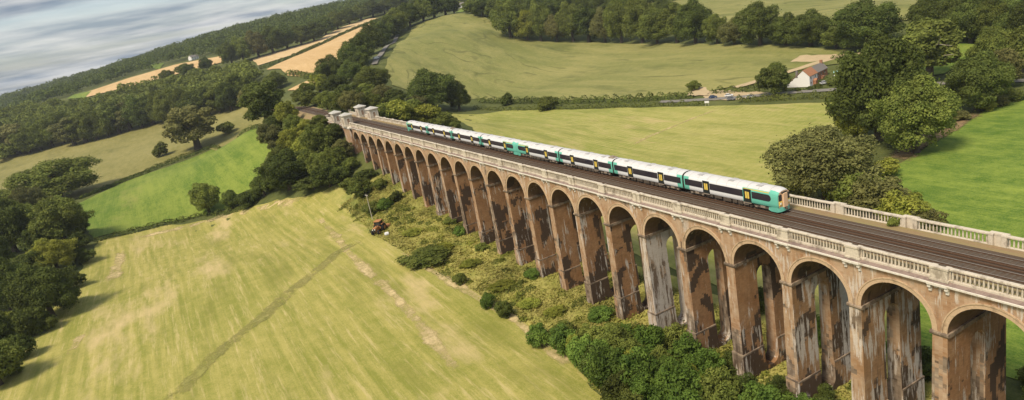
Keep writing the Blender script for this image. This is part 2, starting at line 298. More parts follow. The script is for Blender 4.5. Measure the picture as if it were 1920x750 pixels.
# ------------------------------------------------------------------ building helpers
def mesh_obj(name, verts, faces, mats, parent=None, mi=None, smooth=False):
    me = bpy.data.meshes.new(name); me.from_pydata([tuple(map(float, v)) for v in verts], [], [tuple(map(int, f)) for f in faces])
    for k in ([mats] if isinstance(mats, str) else mats): me.materials.append(MATS[k])
    if mi is not None: me.polygons.foreach_set('material_index', np.asarray(mi, dtype=np.int32))
    if smooth: me.polygons.foreach_set('use_smooth', np.ones(len(me.polygons), dtype=bool))
    me.update()
    return link(name, me, parent)
def link(name, me, parent=None):
    o = bpy.data.objects.new(name, me); COL.objects.link(o)
    if parent is not None: o.parent = parent
    return o
def tag(o, label=None, cat=None, group=None, kind=None):
    if label: o['label'] = label
    if cat: o['category'] = cat
    if group: o['group'] = group
    if kind: o['kind'] = kind
    return o
def empty(name, loc=(0, 0, 0), rz=0.0, scale=(1, 1, 1)):
    o = bpy.data.objects.new(name, None); COL.objects.link(o); o.location = loc; o.rotation_euler = (0, 0, rz); o.scale = scale; o.empty_display_size = 0.5; return o
class MB:
    def __init__(s): s.v = []; s.f = []; s.m = []
    def add(s, v, f, m=0):
        n = len(s.v); s.v += [tuple(map(float, p)) for p in v]; s.f += [tuple(i + n for i in q) for q in f]; s.m += [m] * len(f) if isinstance(m, int) else list(m)
    def box(s, x0, x1, y0, y1, z0, z1, m=0, bev=0.0):
        if bev:
            pr = [(x0 + bev, y0), (x1 - bev, y0), (x1, y0 + bev), (x1, y1 - bev), (x1 - bev, y1), (x0 + bev, y1), (x0, y1 - bev), (x0, y0 + bev)]
            n = 8; s.add([(a, b, z0) for a, b in pr] + [(a, b, z1 - bev) for a, b in pr] + [((a - (x0 + x1) / 2) * (1 - 2 * bev / (x1 - x0)) + (x0 + x1) / 2, (b - (y0 + y1) / 2) * (1 - 2 * bev / (y1 - y0)) + (y0 + y1) / 2, z1) for a, b in pr],
                [(i, (i + 1) % n, n + (i + 1) % n, n + i) for i in range(n)] + [(n + i, n + (i + 1) % n, 2 * n + (i + 1) % n, 2 * n + i) for i in range(n)] + [tuple(range(2 * n, 3 * n)), tuple(range(n - 1, -1, -1))], m); return
        s.add([(x0, y0, z0), (x1, y0, z0), (x1, y1, z0), (x0, y1, z0), (x0, y0, z1), (x1, y0, z1), (x1, y1, z1), (x0, y1, z1)],
              [(0, 3, 2, 1), (4, 5, 6, 7), (0, 1, 5, 4), (1, 2, 6, 5), (2, 3, 7, 6), (3, 0, 4, 7)], m)
    def extrude_x(s, prof, x0, x1, m=0, caps=True):
        n = len(prof); s.add([(x0, y, z) for y, z in prof] + [(x1, y, z) for y, z in prof],
            [(i, n + i, n + (i + 1) % n, (i + 1) % n) for i in range(n)] + ([tuple(range(n)), tuple(range(2 * n - 1, n - 1, -1))] if caps else []), m)
    def lathe(s, c, prof, n=8, m=0):
        v = [(c[0] + r * math.cos(2 * math.pi * k / n), c[1] + r * math.sin(2 * math.pi * k / n), c[2] + z) for r, z in prof for k in range(n)]
        s.add(v, [(i * n + k, i * n + (k + 1) % n, (i + 1) * n + (k + 1) % n, (i + 1) * n + k) for i in range(len(prof) - 1) for k in range(n)], m)
    def tube(s, p0, p1, r0, r1, n=6, m=0):
        p0 = Vector(p0); p1 = Vector(p1); d = (p1 - p0).normalized(); a = d.orthogonal().normalized(); b = d.cross(a)
        v = [p + (a * math.cos(2 * math.pi * k / n) + b * math.sin(2 * math.pi * k / n)) * r for p, r in ((p0, r0), (p1, r1)) for k in range(n)]
        s.add(v, [(k, (k + 1) % n, n + (k + 1) % n, n + k) for k in range(n)] + [tuple(range(n - 1, -1, -1)), tuple(range(n, 2 * n))], m)
    def wheel(s, c, r, w, n=16, m=0, axis='y'):
        ring = [(r * 0.93, -w / 2), (r, -w / 2 * 0.7), (r, w / 2 * 0.7), (r * 0.93, w / 2)]
        v = []
        for rr, o in [(0.0, -w / 2)] + ring + [(0.0, w / 2)]:
            for k in range(n):
                a = 2 * math.pi * k / n; p = (rr * math.cos(a), o, rr * math.sin(a))
                if axis == 'x': p = (p[1], p[0], p[2])
                v.append((c[0] + p[0], c[1] + p[1], c[2] + p[2]))
        s.add(v, [(i * n + k, i * n + (k + 1) % n, (i + 1) * n + (k + 1) % n, (i + 1) * n + k) for i in range(5) for k in range(n)], m)
    def build(s, name, mats, parent=None, smooth=False):
        return mesh_obj(name, s.v, s.f, mats, parent, s.m if not isinstance(mats, str) else None, smooth)
def copy_tree(o, parent=None):
    c = o.copy(); COL.objects.link(c); c.parent = parent
    for ch in list(o.children): copy_tree(ch, c)
    return c

# ------------------------------------------------------------------ ground
def axis_pts(lo, hi, c, fine, grow):
    out = [c]; st = fine; p = c
    while p < hi: p += st; out.append(p); st = min(st * grow, 160)
    st = fine; p = c
    while p > lo: p -= st; out.insert(0, p); st = min(st * grow, 160)
    return np.array(out)
gx = axis_pts(-6500, 3500, -150, 6, 1.03); gy = axis_pts(-5500, 5500, 20, 5, 1.03)
X, Y = np.meshgrid(gx, gy, indexing='ij'); Z = tz(X, Y)
far = np.hypot(X - CAM[0], Y - CAM[1]); Z = np.where(far > 4300, np.minimum(Z, 130) * np.clip((6400 - far) / 2100, 0.1, 1), Z)
nx, ny = X.shape; I = np.arange(nx * ny).reshape(nx, ny)
ground = mesh_obj('ground', np.c_[X.ravel(), Y.ravel(), Z.ravel()], np.c_[I[:-1, :-1].ravel(), I[1:, :-1].ravel(), I[1:, 1:].ravel(), I[:-1, 1:].ravel()], 'm_ground', smooth=True)
tag(ground, kind='structure')

def poly_px(pts): return [tuple(g(*p)[:2]) for p in pts]
def sheet(name, poly, mat, off=0.12, step=8.0, jit=1.0, **kw):
    """a piece of land lying on the terrain: outline cut into short lengths, filled on a grid"""
    out = []; n = len(poly); r = random.Random(hash(name) % 1000 if False else len(name) * 17 + n)
    for i in range(n):
        a = Vector(poly[i]); b = Vector(poly[(i + 1) % n]); k = max(1, int((b - a).length / (step * 0.6)))
        for j in range(k):
            p = a.lerp(b, j / k)
            out.append(p + Vector((r.uniform(-jit, jit), r.uniform(-jit, jit))) if j else p)
    nb = len(out); xs = [p.x for p in out]; ys = [p.y for p in out]
    poly_a = np.array([(p.x, p.y) for p in out])
    GX, GY = np.meshgrid(np.arange(min(xs), max(xs), step), np.arange(min(ys), max(ys), step)); q = np.c_[GX.ravel(), GY.ravel()]
    ins = np.zeros(len(q), bool); j = nb - 1
    for i in range(nb):
        a, b = poly_a[i], poly_a[j]; c = (a[1] > q[:, 1]) != (b[1] > q[:, 1])
        with np.errstate(divide='ignore', invalid='ignore'): ins ^= c & (q[:, 0] < (b[0] - a[0]) * (q[:, 1] - a[1]) / (b[1] - a[1]) + a[0])
        j = i
    q = q[ins]
    r_ = delaunay_2d_cdt(out + [Vector(p) for p in q], [(i, (i + 1) % nb) for i in range(nb)], [], 1, 1e-4)
    v = np.array([(p.x, p.y) for p in r_[0]]); z = tz(v[:, 0], v[:, 1]) + off
    o = mesh_obj(name, np.c_[v, z], r_[2], mat, smooth=True)
    return tag(o, kind='structure', **kw)

hay_poly = poly_px([(183, 452), (300, 425), (450, 393), (560, 370), (612, 362), (655, 395), (700, 440), (760, 475), (860, 530), (960, 585), (1060, 668), (1135, 750)]) + [(-10, -24), (60, -26), (110, -30), (110, -210), (-60, -190)] + poly_px([(0, 720), (80, 605), (140, 520)])
sheet('hay_field', hay_poly, 'm_hay', 0.12, 7)
sheet('green_pasture', poly_px([(140, 385), (250, 335), (400, 280), (500, 240), (520, 300), (500, 345), (440, 385), (300, 418), (175, 447), (150, 420)]), 'm_pasture', 0.30, 9)
sheet('pale_field', poly_px([(-120, 330), (0, 286), (120, 260), (210, 248), (300, 230), (400, 200), (475, 180), (500, 232), (380, 278), (250, 328), (130, 378), (-20, 420), (-140, 470)]), 'm_pale', 0.35, 14)
sheet('wheat_field', poly_px([(500, 131), (540, 143), (600, 139), (650, 98), (668, 68), (722, 38), (690, 46), (655, 60), (600, 86), (550, 108)]), 'm_wheat', 0.8, 18)
sheet('straw_field', poly_px([(474, 112), (484, 124), (545, 105), (596, 84), (652, 57), (714, 34), (690, 36), (640, 52), (600, 74), (530, 96)]), 'm_straw', 0.9, 18)
sheet('wheat_strip', poly_px([(160, 184), (240, 164), (340, 138), (418, 118), (418, 106), (330, 122), (240, 148), (150, 178)]), 'm_wheat', 1.2, 20)
sheet('grass_strip', poly_px([(126, 187), (160, 185), (172, 172), (140, 178)]), 'm_pasture', 1.3, 20)
sheet('upland_pasture', poly_px([(276, 128), (300, 131), (308, 119), (285, 121)]), 'm_pasture', 1.2, 20)
sheet('wheat_corner', poly_px([(540, 170), (560, 172), (590, 163), (598, 148), (570, 155)]), 'm_wheat', 0.6, 12)
sheet('crop_field', poly_px([(722, 128), (740, 90), (772, 52), (812, 34), (860, 26), (908, 32), (950, 66), (1000, 76), (1120, 80), (1250, 82), (1400, 86), (1590, 95), (1600, 118), (1520, 128), (1430, 152), (1310, 176), (1190, 186), (1050, 188), (900, 186), (780, 176), (735, 160)]), 'm_crop', 0.5, 14)
sheet('hay_meadow', poly_px([(830, 212), (950, 207), (1100, 205), (1300, 200), (1560, 191), (1600, 210), (1600, 250)]) + [(-80, 80), (-40, 60), (-20, 24), (-110, 22), (-190, 30), (-250, 60)], 'm_meadow', 0.12, 9)
sheet('lush_pasture', poly_px([(1640, 345), (1700, 300), (1760, 258), (1840, 212), (1900, 182), (1990, 160)]) + [(60, 330), (160, 300), (140, 30), (-20, 26), (-45, 60)], 'm_lush', 0.12, 8)
sheet('far_crop_field', poly_px([(1180, 0), (1280, 40), (1420, 60), (1560, 50), (1700, 40), (1745, 25), (1745, -20), (1500, -40), (1250, -30)]), 'm_crop', 0.8, 18)
sheet('paddock', poly_px([(1670, 135), (1700, 95), (1740, 78), (1830, 85), (1825, 110), (1770, 140), (1710, 150)]), 'm_pasture', 0.5, 10)
sheet('hilltop_paddock', poly_px([(855, 24), (888, 26), (886, 10), (868, 14)]), 'm_pasture', 0.9, 10)
rough_poly = poly_px([(600, 364), (640, 340), (700, 330)]) + [(-190, 13), (-120, 18), (-40, 20), (60, 22), (110, 20), (110, -28), (60, -25), (-10, -23)] + poly_px([(1137, 752), (1062, 670), (962, 587), (862, 532), (762, 477), (702, 442), (657, 397)])
sheet('rough_verge', rough_poly, 'm_rough', 0.20, 5)
# trodden path across the hay field and meadow, bare ground, lanes
def ribbon(name, pts, w, mat, off, step=4.0, wob=0.0):
    P = [Vector(p[:2]) for p in pts]; L = []
    for a, b in zip(P[:-1], P[1:]):
        k = max(1, int((b - a).length / step)); L += [a.lerp(b, i / k) for i in range(k)]
    L.append(P[-1]); r = random.Random(len(pts) * 31 + int(w * 10)); v = []
    for i, p in enumerate(L):
        d = (L[min(i + 1, len(L) - 1)] - L[max(i - 1, 0)]).normalized(); nrm = Vector((-d.y, d.x))
        kw = 1 + 0.35 * wob * (math.sin(i * 0.9) + math.sin(i * 0.37 + 2))
        for s in (-0.5, -0.34, -0.16, 0.16, 0.34, 0.5):
            q = p + nrm * (s * w * kw); v.append((q.x, q.y))
    v = np.array(v); z = tz(v[:, 0], v[:, 1]) + off
    return tag(mesh_obj(name, np.c_[v, z], [(6 * i + j, 6 * i + j + 1, 6 * i + j + 7, 6 * i + j + 6) for i in range(len(L) - 1) for j in range(5)], mat, smooth=True), kind='structure')
field_mat('m_trod', (0.205, 0.205, 0.056), (0.33, 0.29, 0.10), (0.27, 0.26, 0.065), 0, 0.6, 0.05, 0.6, 0, (0.50, 0.60))
field_mat('m_dry', (0.46, 0.375, 0.16), (0.60, 0.465, 0.25), None, HAY_ANG, 0.10, 0.04, 0.6, 0.3)
def soften(name, thr=0.5):
    """wear that thins out towards its edges: bare bits give way to the field below"""
    mt = MATS[name].node_tree; at = mt.nodes.new('ShaderNodeAttribute'); at.attribute_name = 'cover'
    ge = mt.nodes.new('ShaderNodeNewGeometry'); no = mt.nodes.new('ShaderNodeTexNoise'); no.inputs['Scale'].default_value = 0.16; no.inputs['Detail'].default_value = 8; no.inputs['Roughness'].default_value = 0.78
    mt.links.new(ge.outputs['Position'], no.inputs['Vector'])
    ad_ = mt.nodes.new('ShaderNodeMath'); ad_.operation = 'ADD'; mt.links.new(at.outputs['Fac'], ad_.inputs[0]); mu_ = mt.nodes.new('ShaderNodeMath'); mu_.operation = 'MULTIPLY_ADD'; mu_.inputs[1].default_value = 2.2; mu_.inputs[2].default_value = -1.1; mt.links.new(no.outputs[0], mu_.inputs[0]); mt.links.new(mu_.outputs[0], ad_.inputs[1])
    ra = mt.nodes.new('ShaderNodeMapRange'); ra.inputs['From Min'].default_value = thr; ra.inputs['From Max'].default_value = thr + .5; mt.links.new(ad_.outputs[0], ra.inputs[0])
    tp = mt.nodes.new('ShaderNodeBsdfTransparent'); mx_ = mt.nodes.new('ShaderNodeMixShader'); mt.links.new(ra.outputs[0], mx_.inputs[0]); mt.links.new(tp.outputs[0], mx_.inputs[1])
    mt.links.new(mt.nodes['Principled BSDF'].outputs[0], mx_.inputs[2]); mt.links.new(mx_.outputs[0], mt.nodes['Material Output'].inputs[0])
def cover(o):
    n_ = len(o.data.vertices); a_ = o.data.attributes.new('cover', 'FLOAT', 'POINT'); v_ = np.tile([0.0, 0.6, 1.0, 1.0, 0.6, 0.0], n_ // 6); e_ = np.minimum(np.arange(n_) // 6, (n_ - 1 - np.arange(n_)) // 6); v_ = v_ * np.clip(e_ / 5.0, 0, 1); a_.data.foreach_set('value', v_.astype(np.float32))
soften('m_trod', .74); soften('m_dry', .74); soften('bank_earth', .3)
cover(ribbon('trodden_path', [g(745, 428), g(690, 445), g(640, 470), g(560, 535), g(480, 605), g(400, 670), g(330, 745), g(250, 840)], 9.0, 'm_trod', 0.20, 3, 0.3))
cover(ribbon('dry_swath', [g(592, 402), g(620, 432), g(650, 470), g(690, 510), g(745, 560), g(800, 625), g(860, 700), g(900, 750)], 5.0, 'm_dry', 0.19, 2.5, 0.4))
cover(ribbon('dry_headland', [g(205, 462), g(300, 436), g(420, 404), g(540, 380), g(600, 372)], 9, 'm_dry', 0.18, 3, 0.4))
cover(ribbon('dry_corner', [g(235, 455), g(222, 490), g(205, 540)], 8, 'm_dry', 0.21, 3, 0.4))
cover(ribbon('dry_patch', [g(170, 600), g(140, 650), g(105, 700)], 6, 'm_dry', 0.19, 3, 0.4))
cover(ribbon('dry_margin', [g(720, 452), g(860, 538), g(960, 595), g(1060, 680), g(1120, 750)], 4.5, 'm_dry', 0.215, 3, 0.4))
cover(ribbon('dry_meadow', [g(1240, 215), g(1280, 210), g(1330, 208)], 9, 'm_dry', 0.18, 3, 0.4))
cover(ribbon('meadow_path', [g(1392, 192), g(1360, 200), g(1300, 222), g(1220, 255), g(1150, 290)], 4.0, 'm_dry', 0.20, 4, 0.3))
ribbon('lane', [g(1236, 192), g(1280, 190), g(1330, 187), g(1420, 180), g(1500, 173), g(1580, 168), g(1700, 160), g(1800, 156), g(1900, 153), g(2020, 148)], 5.0, 'asphalt', 0.35, 5)
sheet('gravel_layby', poly_px([(1318, 188), (1330, 170), (1400, 172), (1440, 174), (1440, 179), (1380, 188)]), 'sandy', 0.30, 4)
ribbon('farm_track', [g(1378, 166), g(1420, 154), g(1480, 136), g(1530, 120), g(1580, 106), g(1640, 100)], 5.0, 'sandy', 0.62, 5, 0.15)
sheet('bare_patch', poly_px([(1482, 118), (1500, 106), (1570, 103), (1560, 112), (1520, 118)]), 'sandy', 0.60, 5)
sheet('gateway_earth', poly_px([(1285, 182), (1300, 162), (1325, 166), (1330, 180)]), 'sandy', 0.58, 4)
cover(ribbon('stream_bank', [g(1660, 318), g(1700, 285), g(1760, 250), g(1820, 216), g(1860, 202)], 10, 'bank_earth', 0.28, 4, 0.35))
ribbon('hill_road', [g(702, 122), g(712, 106), g(728, 86), g(745, 66)], 5.0, 'asphalt', 0.9, 8)

# ------------------------------------------------------------------ viaduct
S = 10.638; XO = -0.33; YC = 5.70; HD = 6.05; SPRING = 21.95; PW = 0.85; RAD = S / 2 - PW; DECK = 28.66
def pier_x(k): return -S * k + XO
via = empty('railway_viaduct', (pier_x(0), YC, 0))
tag(via, 'long brick railway viaduct of tall slender arched piers with pale stone balustrade', 'viaduct')
VO = np.array([pier_x(0), YC, 0.0])
def vbuild(mb, name, mats, parent=None, smooth=False):
    mb.v = [(a - VO[0], b - VO[1], c) for a, b, c in mb.v]
    return mb.build(name, mats, parent or via, smooth)
K0, K1 = -4, 23
def make_pier(k):
    x = pier_x(k); zg = float(min(tz(x, 0), tz(x, YC), tz(x, 11.4))) - 1.5; zt = float(max(tz(x, 0), tz(x, YC), tz(x, 11.4)))
    inv = max(zt + 0.9, 1.5); a = 1.55; top_s = 18.35
    lv = {zg, 21.5, 5.9, 6.15, SPRING}
    op = {}
    if top_s - inv > 3.2:
        for j in range(9):
            th = math.pi / 2 * j / 8
            op[inv + a * (1 - math.cos(th))] = a * math.sin(th); op[top_s + a * math.sin(th)] = a * math.cos(th)
        for z in (6.0, 10, 14): 
            if inv + a < z: op[z] = a
        if inv + a < 5.9: op[5.9] = op[6.15] = a
        elif inv < 5.9:
            for zz in (5.9, 6.15): op[zz] = math.sqrt(max(0, a * a - (inv + a - zz) ** 2))
        lv |= set(op)
    lv = sorted(z for z in lv if z >= zg)
    def hx(z): return PW + 0.011 * (21.5 - z) + (0.16 if z < 6.0 else 0.0)
    def hy(z): return HD + 0.011 * (21.5 - z) + (0.16 if z < 6.0 else 0.0)
    mb = MB(); row = []
    lo = inv if op else 1e9; hi = top_s + a if op else -1e9
    for z in lv:
        o = op.get(z, None)
        if o is None and lo < z < hi: o = a
        o = o or 0.0
        w, d = hx(z), hy(z)
        row.append([(x - w, YC - d, z), (x - w, YC - o, z), (x - w, YC + o, z), (x - w, YC + d, z), (x + w, YC - d, z), (x + w, YC - o, z), (x + w, YC + o, z), (x + w, YC + d, z)])
    for r in row: mb.v += r
    for i in range(len(row) - 1):
        b, t = i * 8, i * 8 + 8; F = lambda p, q: mb.f.append((b + p, b + q, t + q, t + p))
        F(4, 5); F(6, 7); F(1, 0); F(3, 2); F(0, 4); F(7, 3)
        zm = (lv[i] + lv[i + 1]) / 2
        if lo < zm < hi: F(5, 1); F(2, 6)
        else: F(5, 6); F(2, 1)
    n = (len(row) - 1) * 8; mb.f += [(n, n + 4, n + 7, n + 3)]; mb.m = [0] * len(mb.f)
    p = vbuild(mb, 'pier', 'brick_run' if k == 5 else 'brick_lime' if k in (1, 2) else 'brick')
    im = MB()
    im.extrude_x([(YC - HD - .12, 21.45), (YC + HD + .12, 21.45), (YC + HD + .24, 21.62), (YC + HD + .24, 21.83), (YC + HD + .10, 21.96), (YC - HD - .10, 21.96), (YC - HD - .24, 21.83), (YC - HD - .24, 21.62)], x - PW - .22, x + PW + .22)
    vbuild(im, 'impost', 'impost_stone', p)
    if zg < 4:
        st = MB(); w, d = PW + .19, HD + .19; ww = hx(6.1) + 0.13; dd = hy(6.1) + .13
        for sgn in (-1, 1):   # string course on the two legs
            y0, y1 = (YC - dd, YC - 1.6) if sgn < 0 else (YC + 1.6, YC + dd)
            st = MB(); st.box(x - ww - .06, x + ww + .06, y0 - (.06 if sgn < 0 else -.02), y1 + (.06 if sgn > 0 else -.02), 5.86, 6.12)
            vbuild(st, 'string_course', 'impost_stone', p)
    return p
piers = {k: make_pier(k) for k in range(K0, K1)}
NA = 22
def make_bay(i):
    """the arch between pier i (towards the camera) and pier i+1"""
    xr, xl = pier_x(i), pier_x(i + 1)
    xm = (xl + xr) / 2; arc = [(xm - RAD * math.cos(math.pi * j / NA), SPRING + RAD * math.sin(math.pi * j / NA)) for j in range(NA + 1)]
    mb = MB(); y0, y1 = YC - HD, YC + HD; TOP = 27.96
    for y, fl in ((y0, 1), (y1, -1)):
        for j in range(NA):
            (xa, za), (xb, zb) = arc[j], arc[j + 1]
            mb.add([(xa, y, za), (xb, y, zb), (xb, y, TOP), (xa, y, TOP)], [(0, 1, 2, 3)[::fl]], 0)
        mb.add([(xl, y, SPRING), (arc[0][0], y, SPRING), (arc[0][0], y, TOP), (xl, y, TOP), (arc[-1][0], y, SPRING), (xr, y, SPRING), (xr, y, TOP), (arc[-1][0], y, TOP)], [(0, 1, 2, 3)[::fl], (4, 5, 6, 7)[::fl]], 0)
    for j in range(NA):
        (xa, za), (xb, zb) = arc[j], arc[j + 1]
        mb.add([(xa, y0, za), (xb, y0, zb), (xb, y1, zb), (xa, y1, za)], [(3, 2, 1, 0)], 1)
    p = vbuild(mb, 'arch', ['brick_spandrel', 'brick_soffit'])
    for y, s in ((y0, -1), (y1, 1)):
        rg = MB()
        for r0, r1, d in ((RAD, RAD + .50, .06), (RAD + .50, RAD + .66, .15)):
            v = []; n = NA + 1
            for rr, dd in ((r0, 0), (r0, d), (r1, d), (r1, 0)):
                v += [(xm - rr * math.cos(math.pi * j / NA), y + s * dd, SPRING + .02 + rr * math.sin(math.pi * j / NA)) for j in range(n)]
            rg.add(v, [(q * n + j, q * n + j + 1, (q + 1) * n + j + 1, (q + 1) * n + j)[::s] for q in range(3) for j in range(NA)], 0)
        vbuild(rg, 'arch_ring', 'ring', p)
    return p
for i in range(K0, K1): make_bay(i)
# stone cornice and parapets, near side s=-1 (balustrade centre y=0), far side s=+1
def yy(s, q): return q if s < 0 else 2 * YC - q
def cornice(x0, x1, s, name='cornice'):
    mb = MB(); pr = [(-.36, 27.70), (-.52, 27.78), (-.62, 27.93), (-.86, 27.97), (-.86, 28.18), (-.80, 28.22), (-.20, 28.41), (.35, 28.41), (.35, 27.70)]
    n = len(pr); mb.add([(x0, yy(s, a), b) for a, b in pr] + [(x1, yy(s, a), b) for a, b in pr], [(j, (j + 1) % n, n + (j + 1) % n, n + j) for j in range(n)] + [tuple(range(n)), tuple(range(2 * n - 1, n - 1, -1))],
        [1 if j in (0, 1, 2, 3, 4) else (2 if j == 5 else 0) for j in range(n)] + [0, 0])
    return vbuild(mb, name, ['stone', 'stone_white', 'stone_ledge'])
bal_me = None
bm_ = MB(); bm_.lathe((0, 0, 0), [(.105, 0), (.085, .10), (.125, .40), (.075, .86), (.075, .98), (.11, 1.20)], 6)
_o = bm_.build('baluster', 'stone', None, True); bal_me = _o.data; bpy.data.objects.remove(_o)
bv = np.array([v.co[:] for v in bal_me.vertices]); bf = [tuple(p.vertices) for p in bal_me.polygons]
NB = 19; rest_v = []; rest_f = []
def parapet_bay(i, s):
    x0, x1 = pier_x(i + 1) + 1.02, pier_x(i) - 1.02
    mb = MB()
    ya, yb = sorted((yy(s, -.20), yy(s, .22))); mb.box(x0, x1, ya, yb, 28.40, 28.66, 0, .02)
    n = 6; ya, yb = sorted((yy(s, -.26), yy(s, .28)))
    for j in range(n):        # coping stones with fine joints
        a = x0 + (x1 - x0) * j / n; b = x0 + (x1 - x0) * (j + 1) / n; dz = 0.012 * math.sin(i * 7.3 + j * 2.1 + s)
        mb.box(a + .006, b - .006, ya, yb, 29.86 + dz, 30.06 + dz, 0, .03)
    p = vbuild(mb, 'balustrade', ['stone'])
    near = (s < 0 and -1 <= i <= 9) or (s > 0 and -1 <= i <= 2)
    for j in range(NB):
        x = x0 + (x1 - x0) * (j + 0.5) / NB
        if near:
            b = link('baluster', bal_me, p); b.location = (x - VO[0], yy(s, .01) - VO[1], 28.66)
        else:
            o = len(rest_v) * len(bv); rest_v.append(bv + np.array([x - VO[0], yy(s, .01) - VO[1], 28.66])); rest_f.extend([tuple(q + o for q in f) for f in bf])
def pedestal(k, s):
    x = pier_x(k); mb = MB()
    def bx(a, b, c, d, e, f, m=0, bev=.02):
        ya, yb = sorted((yy(s, c), yy(s, d))); mb.box(x + a, x + b, ya, yb, e, f, m, bev)
    bx(-1.14, 1.14, -.98, -.30, 27.93, 28.22, 1); bx(-1.06, 1.06, -.58, -.06, 28.38, 28.66); bx(-.92, .92, -.50, -.08, 28.66, 29.84); bx(-1.04, 1.04, -.60, -.04, 29.84, 30.10)
    for q in (-1, 1):
        a, b = sorted((q * 1.03, q * .48)); bx(a, b, -.07, .27, 28.40, 29.86); a, b = sorted((q * 1.05, q * .44)); bx(a, b, -.035, .31, 29.86, 30.08)
    p = vbuild(mb, 'pedestal', ['stone', 'stone_white'])
    for q, h, d in ((-.95, .95, .46), (-.34, .42, .40), (.34, .42, .40), (.95, .95, .46)):
        c = MB(); ya, yb = sorted((yy(s, -.36 - d), yy(s, -.34))); yt = yy(s, -.36 - d * .45)
        ym0, ym1 = sorted((yt, yy(s, -.34)))
        z1 = 27.93
        c.box(x + q - .19, x + q + .19, ya, yb, z1 - h * .45, z1); c.box(x + q - .17, x + q + .17, ym0, ym1, z1 - h, z1 - h * .45)
        vbuild(c, 'corbel', 'stone_white', p)
for s in (-1, 1):
    for i in range(K0, K1):
        cornice(pier_x(i + 1), pier_x(i), s); parapet_bay(i, s)
    for k in range(K0, K1 + 1): pedestal(k, s)
rv = np.concatenate(rest_v); tag(mesh_obj('baluster_run', rv, rest_f, 'stone', via, smooth=True), kind='stuff')
# abutment at the far end, solid, with wing walls running into the hill
XA = pier_x(K1); mb = MB()
def batter_box(mb, x0, x1, y0, y1, z0, z1, b):
    mb.add([(x0 - b, y0 - b, z0), (x1 + b, y0 - b, z0), (x1 + b, y1 + b, z0), (x0 - b, y1 + b, z0), (x0, y0, z1), (x1, y0, z1), (x1, y1, z1), (x0, y1, z1)], [(0, 3, 2, 1), (4, 5, 6, 7), (0, 1, 5, 4), (1, 2, 6, 5), (2, 3, 7, 6), (3, 0, 4, 7)])
batter_box(mb, XA - 9.5, XA + PW, YC - HD - .9, YC + HD + .9, 6, 27.6, .45)
batter_box(mb, XA - 46, XA - 9.6, YC - HD + .02, YC + HD - .02, 8, 27.9, .10)
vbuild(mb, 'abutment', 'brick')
ab = MB(); ab.box(XA - 9.9, XA + PW + .3, YC - HD - 1.25, YC + HD + 1.25, 27.6, 28.35, 0, .06); vbuild(ab, 'abutment_cornice', ['stone_white'])
for s in (-1, 1):
    cornice(XA - 46, XA - 9.95, s)
    mb = MB(); ya, yb = sorted((yy(s, -.22), yy(s, .24)))
    for a, b in ((-16.5, -10.6), (-41, -28.6)): mb.box(XA + a, XA + b, ya, yb, 28.36, 29.8, 0, .03); mb.box(XA + a, XA + b, ya - .06, yb + .06, 29.8, 30.05, 0, .03)
    ya, yb = sorted((yy(s, -.5), yy(s, .5)))
    mb.box(XA - 42.2, XA - 41, ya, yb, 28.3, 30.6, 0, .04); mb.box(XA - 42.35, XA - 40.85, ya - .15, yb + .15, 30.6, 30.9, 0, .05)
    vbuild(mb, 'wing_parapet', ['stone'])
# pavilions
def pavilion(x, y, label):
    e = empty('pavilion', (x, y, 28.34)); tag(e, label, 'pavilion', 'stone pavilions at the end of the viaduct')
    L, Wd, H = 2.5, 1.75, 4.5
    b = MB(); b.box(-L - .25, L + .25, -Wd - .25, Wd + .25, 0, .75, 0, .05); b.build('plinth', ['stone'], e)
    b = MB(); b.box(-L, L, -Wd, Wd, .75, H)
    for sx in (-1, 1):
        for sy in (-1, 1): b.box(sx * L - .42 if sx > 0 else -L - .08, L + .08 if sx > 0 else -L + .42, Wd - .42 if sy > 0 else -Wd - .08, Wd + .08 if sy > 0 else -Wd + .42, .752, H - .002)
    b.build('wall', ['stone'], e)
    b = MB(); b.box(-L - .2, L + .2, -Wd - .2, Wd + .2, H, H + .22, 0, .04); b.box(-L - .5, L + .5, -Wd - .5, Wd + .5, H + .22, H + .52, 0, .05); b.build('cornice', ['stone_white'], e)
    a, c, h0, h1 = L + .42, Wd + .42, H + .53, H + 1.35; r = .9
    mesh_obj('roof', [(-a, -c, h0), (a, -c, h0), (a, c, h0), (-a, c, h0), (-r, 0, h1), (r, 0, h1)], [(0, 1, 5, 4), (1, 2, 5), (2, 3, 4, 5), (3, 0, 4), (3, 2, 1, 0)], 'lead_roof', e)
    def niche(px, py, ax, w, z0, zs):       # round-headed recess with a raised surround
        pts = [(-w, z0), (w, z0)] + [(w * math.cos(t * math.pi / 8), zs + w * math.sin(t * math.pi / 8)) for t in range(9)]
        def loop(k, d):
            q = [(u * k, z0 + (z - z0) * (1 + (k - 1) * .5) - (0 if k == 1 else .0)) for u, z in pts]
            return [((px + d[0], py + u, z) if ax == 'x' else (px + u, py + d[1], z)) for u, z in q]
        sg = 1 if (px if ax == 'x' else py) > 0 else -1
        d0 = (sg * .02, sg * .02); d1 = (sg * .12, sg * .12); n = len(pts)
        f = mesh_obj('niche', loop(1, d0), [tuple(range(n))], 'niche_dark', e)
        mesh_obj('surround', loop(1, d0) + loop(1, d1) + loop(1.28, d1) + loop(1.28, d0), [(i * n + j, i * n + (j + 1) % n, (i + 1) * n + (j + 1) % n, (i + 1) * n + j) for i in range(3) for j in range(n)], 'stone_white', f)
    for sx in (-1, 1): niche(sx * L, 0, 'x', .55, 1.3, 2.9)
    for sy in (-1, 1): niche(0, sy * Wd, 'y', .75, 1.1, 2.8)
    return e
pavilion(XA - 4.6, -0.15, 'pale stone pavilion on the near parapet, the one at the end of the arches')
pavilion(XA - 22.8, -0.15, 'pale stone pavilion on the near parapet, farther from the arches, half behind its twin')
